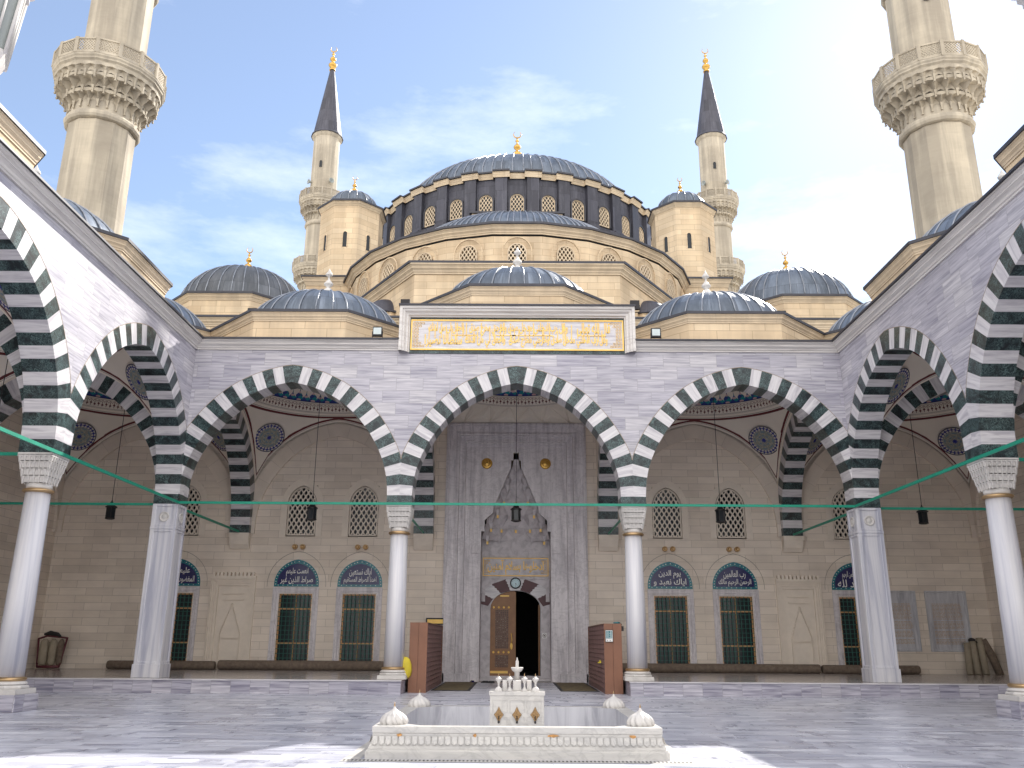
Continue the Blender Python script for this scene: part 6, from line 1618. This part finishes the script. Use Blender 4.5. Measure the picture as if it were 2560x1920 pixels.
# trolley with beige sacks in the left corner
tr = thing('trolley', (-19.2, 37.4, ZP), 'maroon framed trolley holding beige sacks in the left corner', 'trolley')
b = MB(); X0, X1 = -19.85, -18.65
b.tube([(X0 + .15, 37.5, ZP + .06), (X0, 37.6, ZP + 1.2)], .04, 6); b.tube([(X1 - .15, 37.5, ZP + .06), (X1, 37.6, ZP + 1.25)], .04, 6); b.tube([(X0 + .15, 37.5, ZP + .08), (X1 - .15, 37.5, ZP + .08)], .06, 6); b.tube([(X0, 37.6, ZP + 1.18), (-19.5, 37.6, ZP + 1.30), (X1, 37.6, ZP + 1.22)], .04, 6)
b.build('frame', 'trolleyred', tr)
for i, (xa, xb) in enumerate(((-19.72, -19.35), (-19.33, -19.0), (-18.98, -18.72))):
    b = MB(); xm = (xa + xb) / 2; hw2 = (xb - xa) / 2; b.lathe([(hw2 * .5, ZP + .12), (hw2 * .95, ZP + .25), (hw2, ZP + .7), (hw2 * .9, ZP + 1.05), (hw2 * .4, ZP + 1.18)], 16, (xm, 37.55)); b.build('sack', 'canvas' if i < 2 else 'rug', tr)
b = MB(); b.tube([(-19.6, 37.55, ZP + 1.36), (-19.35, 37.5, ZP + 1.42), (-19.05, 37.55, ZP + 1.36), (-18.9, 37.5, ZP + 1.28)], [.05, .09, .08, .04], 8); solo(b, 'black_cloth', 'black', (-19.3, 37.5, ZP + 1.3), 'crumpled black cloth on top of the trolley in the left corner', 'cloth')
# door mats
for sg, lb in ((-1, 'brown patterned mat in front of the portal, by the left shoe rack'), (1, 'brown patterned mat in front of the portal, by the right shoe rack')):
    b = MB(); x0_, x1_ = sorted((sg * 1.55, sg * 2.88)); b.box(x0_, x1_, 31.3, 37.7, .004, .018, 1); 
    b.box(x0_ + .1, x1_ - .1, 31.4, 37.6, .018, .022, 0)
    solo(b, 'door_mat', ['mat', 'black'], (sg * 2.2, 34.5, 0), lb, 'mat', 'mats before the portal')
def shoe(x, y, rz, mat, lb, s=1., grp=None):
    b = MB(); 
    b.T = lambda a: (x + (a[0] * cos(rz) - a[1] * sin(rz)) * s, y + (a[0] * sin(rz) + a[1] * cos(rz)) * s, a[2] * s + .002)
    P = [(.045, -.13), (.055, -.05), (.05, .05), (.06, .11), (.035, .16), (-.02, .165), (-.05, .11), (-.045, .0), (-.05, -.10), (-.03, -.14)]
    b.prism(P, 0, .025); b.prism([(p_[0] * .9, p_[1] * .95) for p_ in P], .025, .075, 0, [(p_[0] * .5, p_[1] * .6 - .03) for p_ in P])
    return solo(b, 'shoe', mat, (x, y, 0), lb, 'shoe', grp)
shoe(-1.22, 37.3, 1.5, 'black', 'black shoe on the paving just left of the door, nearer the wall', 1.1, 'black shoes by the door'); shoe(-.98, 37.2, 1.4, 'black', 'black shoe on the paving just left of the door, nearer the fountain axis', 1.1, 'black shoes by the door')
shoe(-1.75, 37.3, .4, 'navy', 'dark blue and white sneaker at the corner of the left mat', 1.2)
# inscribed stone panels at the right end of the porch wall
for i, (x0_, x1_, lb) in enumerate(((15.35, 17.05, 'grey stone panel of text next to the right pier, nearer the window'), (17.45, 19.2, 'grey stone panel of text nearest the right corner'))):
    t = thing('stone_panel', ((x0_ + x1_) / 2, YW, 1.32), lb, 'stone panel', 'inscribed stone panels on the porch wall')
    b = MB(); b.T = HT; moulded_frame(b, x0_, x1_, 1.32, 3.80, 0, [(0, 0), (0, -.06), (.05, -.06), (.07, -.03), (.12, -.03), (.15, -.01)]); b.build('frame', 'marble_pool', t)
    b = MB(); b.T = HT; b.face([(x0_ + .14, -.012, 1.46), (x1_ - .14, -.012, 1.46), (x1_ - .14, -.012, 3.66), (x0_ + .14, -.012, 3.66)]); b.build('slab', 'marble_pool', t)
    b = MB(); b.T = HT; rn = random.Random(3 + i)
    for k in range(30):
        z_ = 3.25 - k * .056; x_ = x0_ + .25
        if k in (12, 19, 25): continue
        while x_ < x1_ - .3:
            w_ = .04 + rn.random() * .13; b.box(x_, min(x_ + w_, x1_ - .25), -.018, -.012, z_, z_ + .02); x_ += w_ + .03
    b.build('lettering', 'bronze', t)

# ================================================================== LAMP POSTS (heads at the top corners)
def make_lamppost(x, y, label, glass):
    t = thing('lamp_post', (x, y, 0), label, 'lamp post', 'white lamp posts near the camera')
    b = MB(); b.lathe([(.22, 0), (.22, .3), (.10, .5), (.07, 1.2), (.055, 5.75)], 16, (x, y)); b.build('post', 'marble_carved', t)
    z0 = 5.75; b = MB()
    for (r0, za, r1, zb_) in ((.06, 0, .14, .12), (.14, .14, .20, .30), (.21, .33, .27, .46)):
        b.lathe([(r0, z0 + za), (r1, z0 + zb_), (r1, z0 + zb_ + .02)], 6, (x, y), 0, False)
    b.lathe([(.30, z0 + 1.15), (.36, z0 + 1.18), (.36, z0 + 1.22), (.40, z0 + 1.26), (.40, z0 + 1.30), (.44, z0 + 1.33), (.44, z0 + 1.38), (.2, z0 + 1.7), (.05, z0 + 2.0)], 6, (x, y), 0, False)
    for k in range(6):
        a = 2 * pi * k / 6; b.tube([(x + .27 * cos(a), y + .27 * sin(a), z0 + .46), (x + .33 * cos(a), y + .33 * sin(a), z0 + 1.16)], .022, 4)
        for j in (1, 2):
            a2 = 2 * pi * (k + 1) / 6; f_ = j / 3
            p0 = (x + .27 * (cos(a) * (1 - f_) + cos(a2) * f_), y + .27 * (sin(a) * (1 - f_) + sin(a2) * f_), z0 + .47); p1 = (x + .33 * (cos(a) * (1 - f_) + cos(a2) * f_), y + .33 * (sin(a) * (1 - f_) + sin(a2) * f_), z0 + 1.15); b.tube([p0, p1], .012, 4)
    hd_ = b.build('lamp_frame', 'marble_carved', t)
    b = MB(); b.lathe([(.25, z0 + .46), (.31, z0 + 1.16)], 6, (x, y), 0, False); b.build('lamp_glass', glass, t)
    return t
make_lamppost(-4.50, 6.0, 'white ornate lamp head cut by the top left corner', 'lampglass')
make_lamppost(4.52, 6.0, 'ornate lamp head with teal glass at the top right corner', 'lampbluegl')
for o in list(COL.objects):
    if o.name.startswith('cam'): pass
print('objects', len(bpy.data.objects), 'verts', sum(len(m_.vertices) for m_ in bpy.data.meshes))
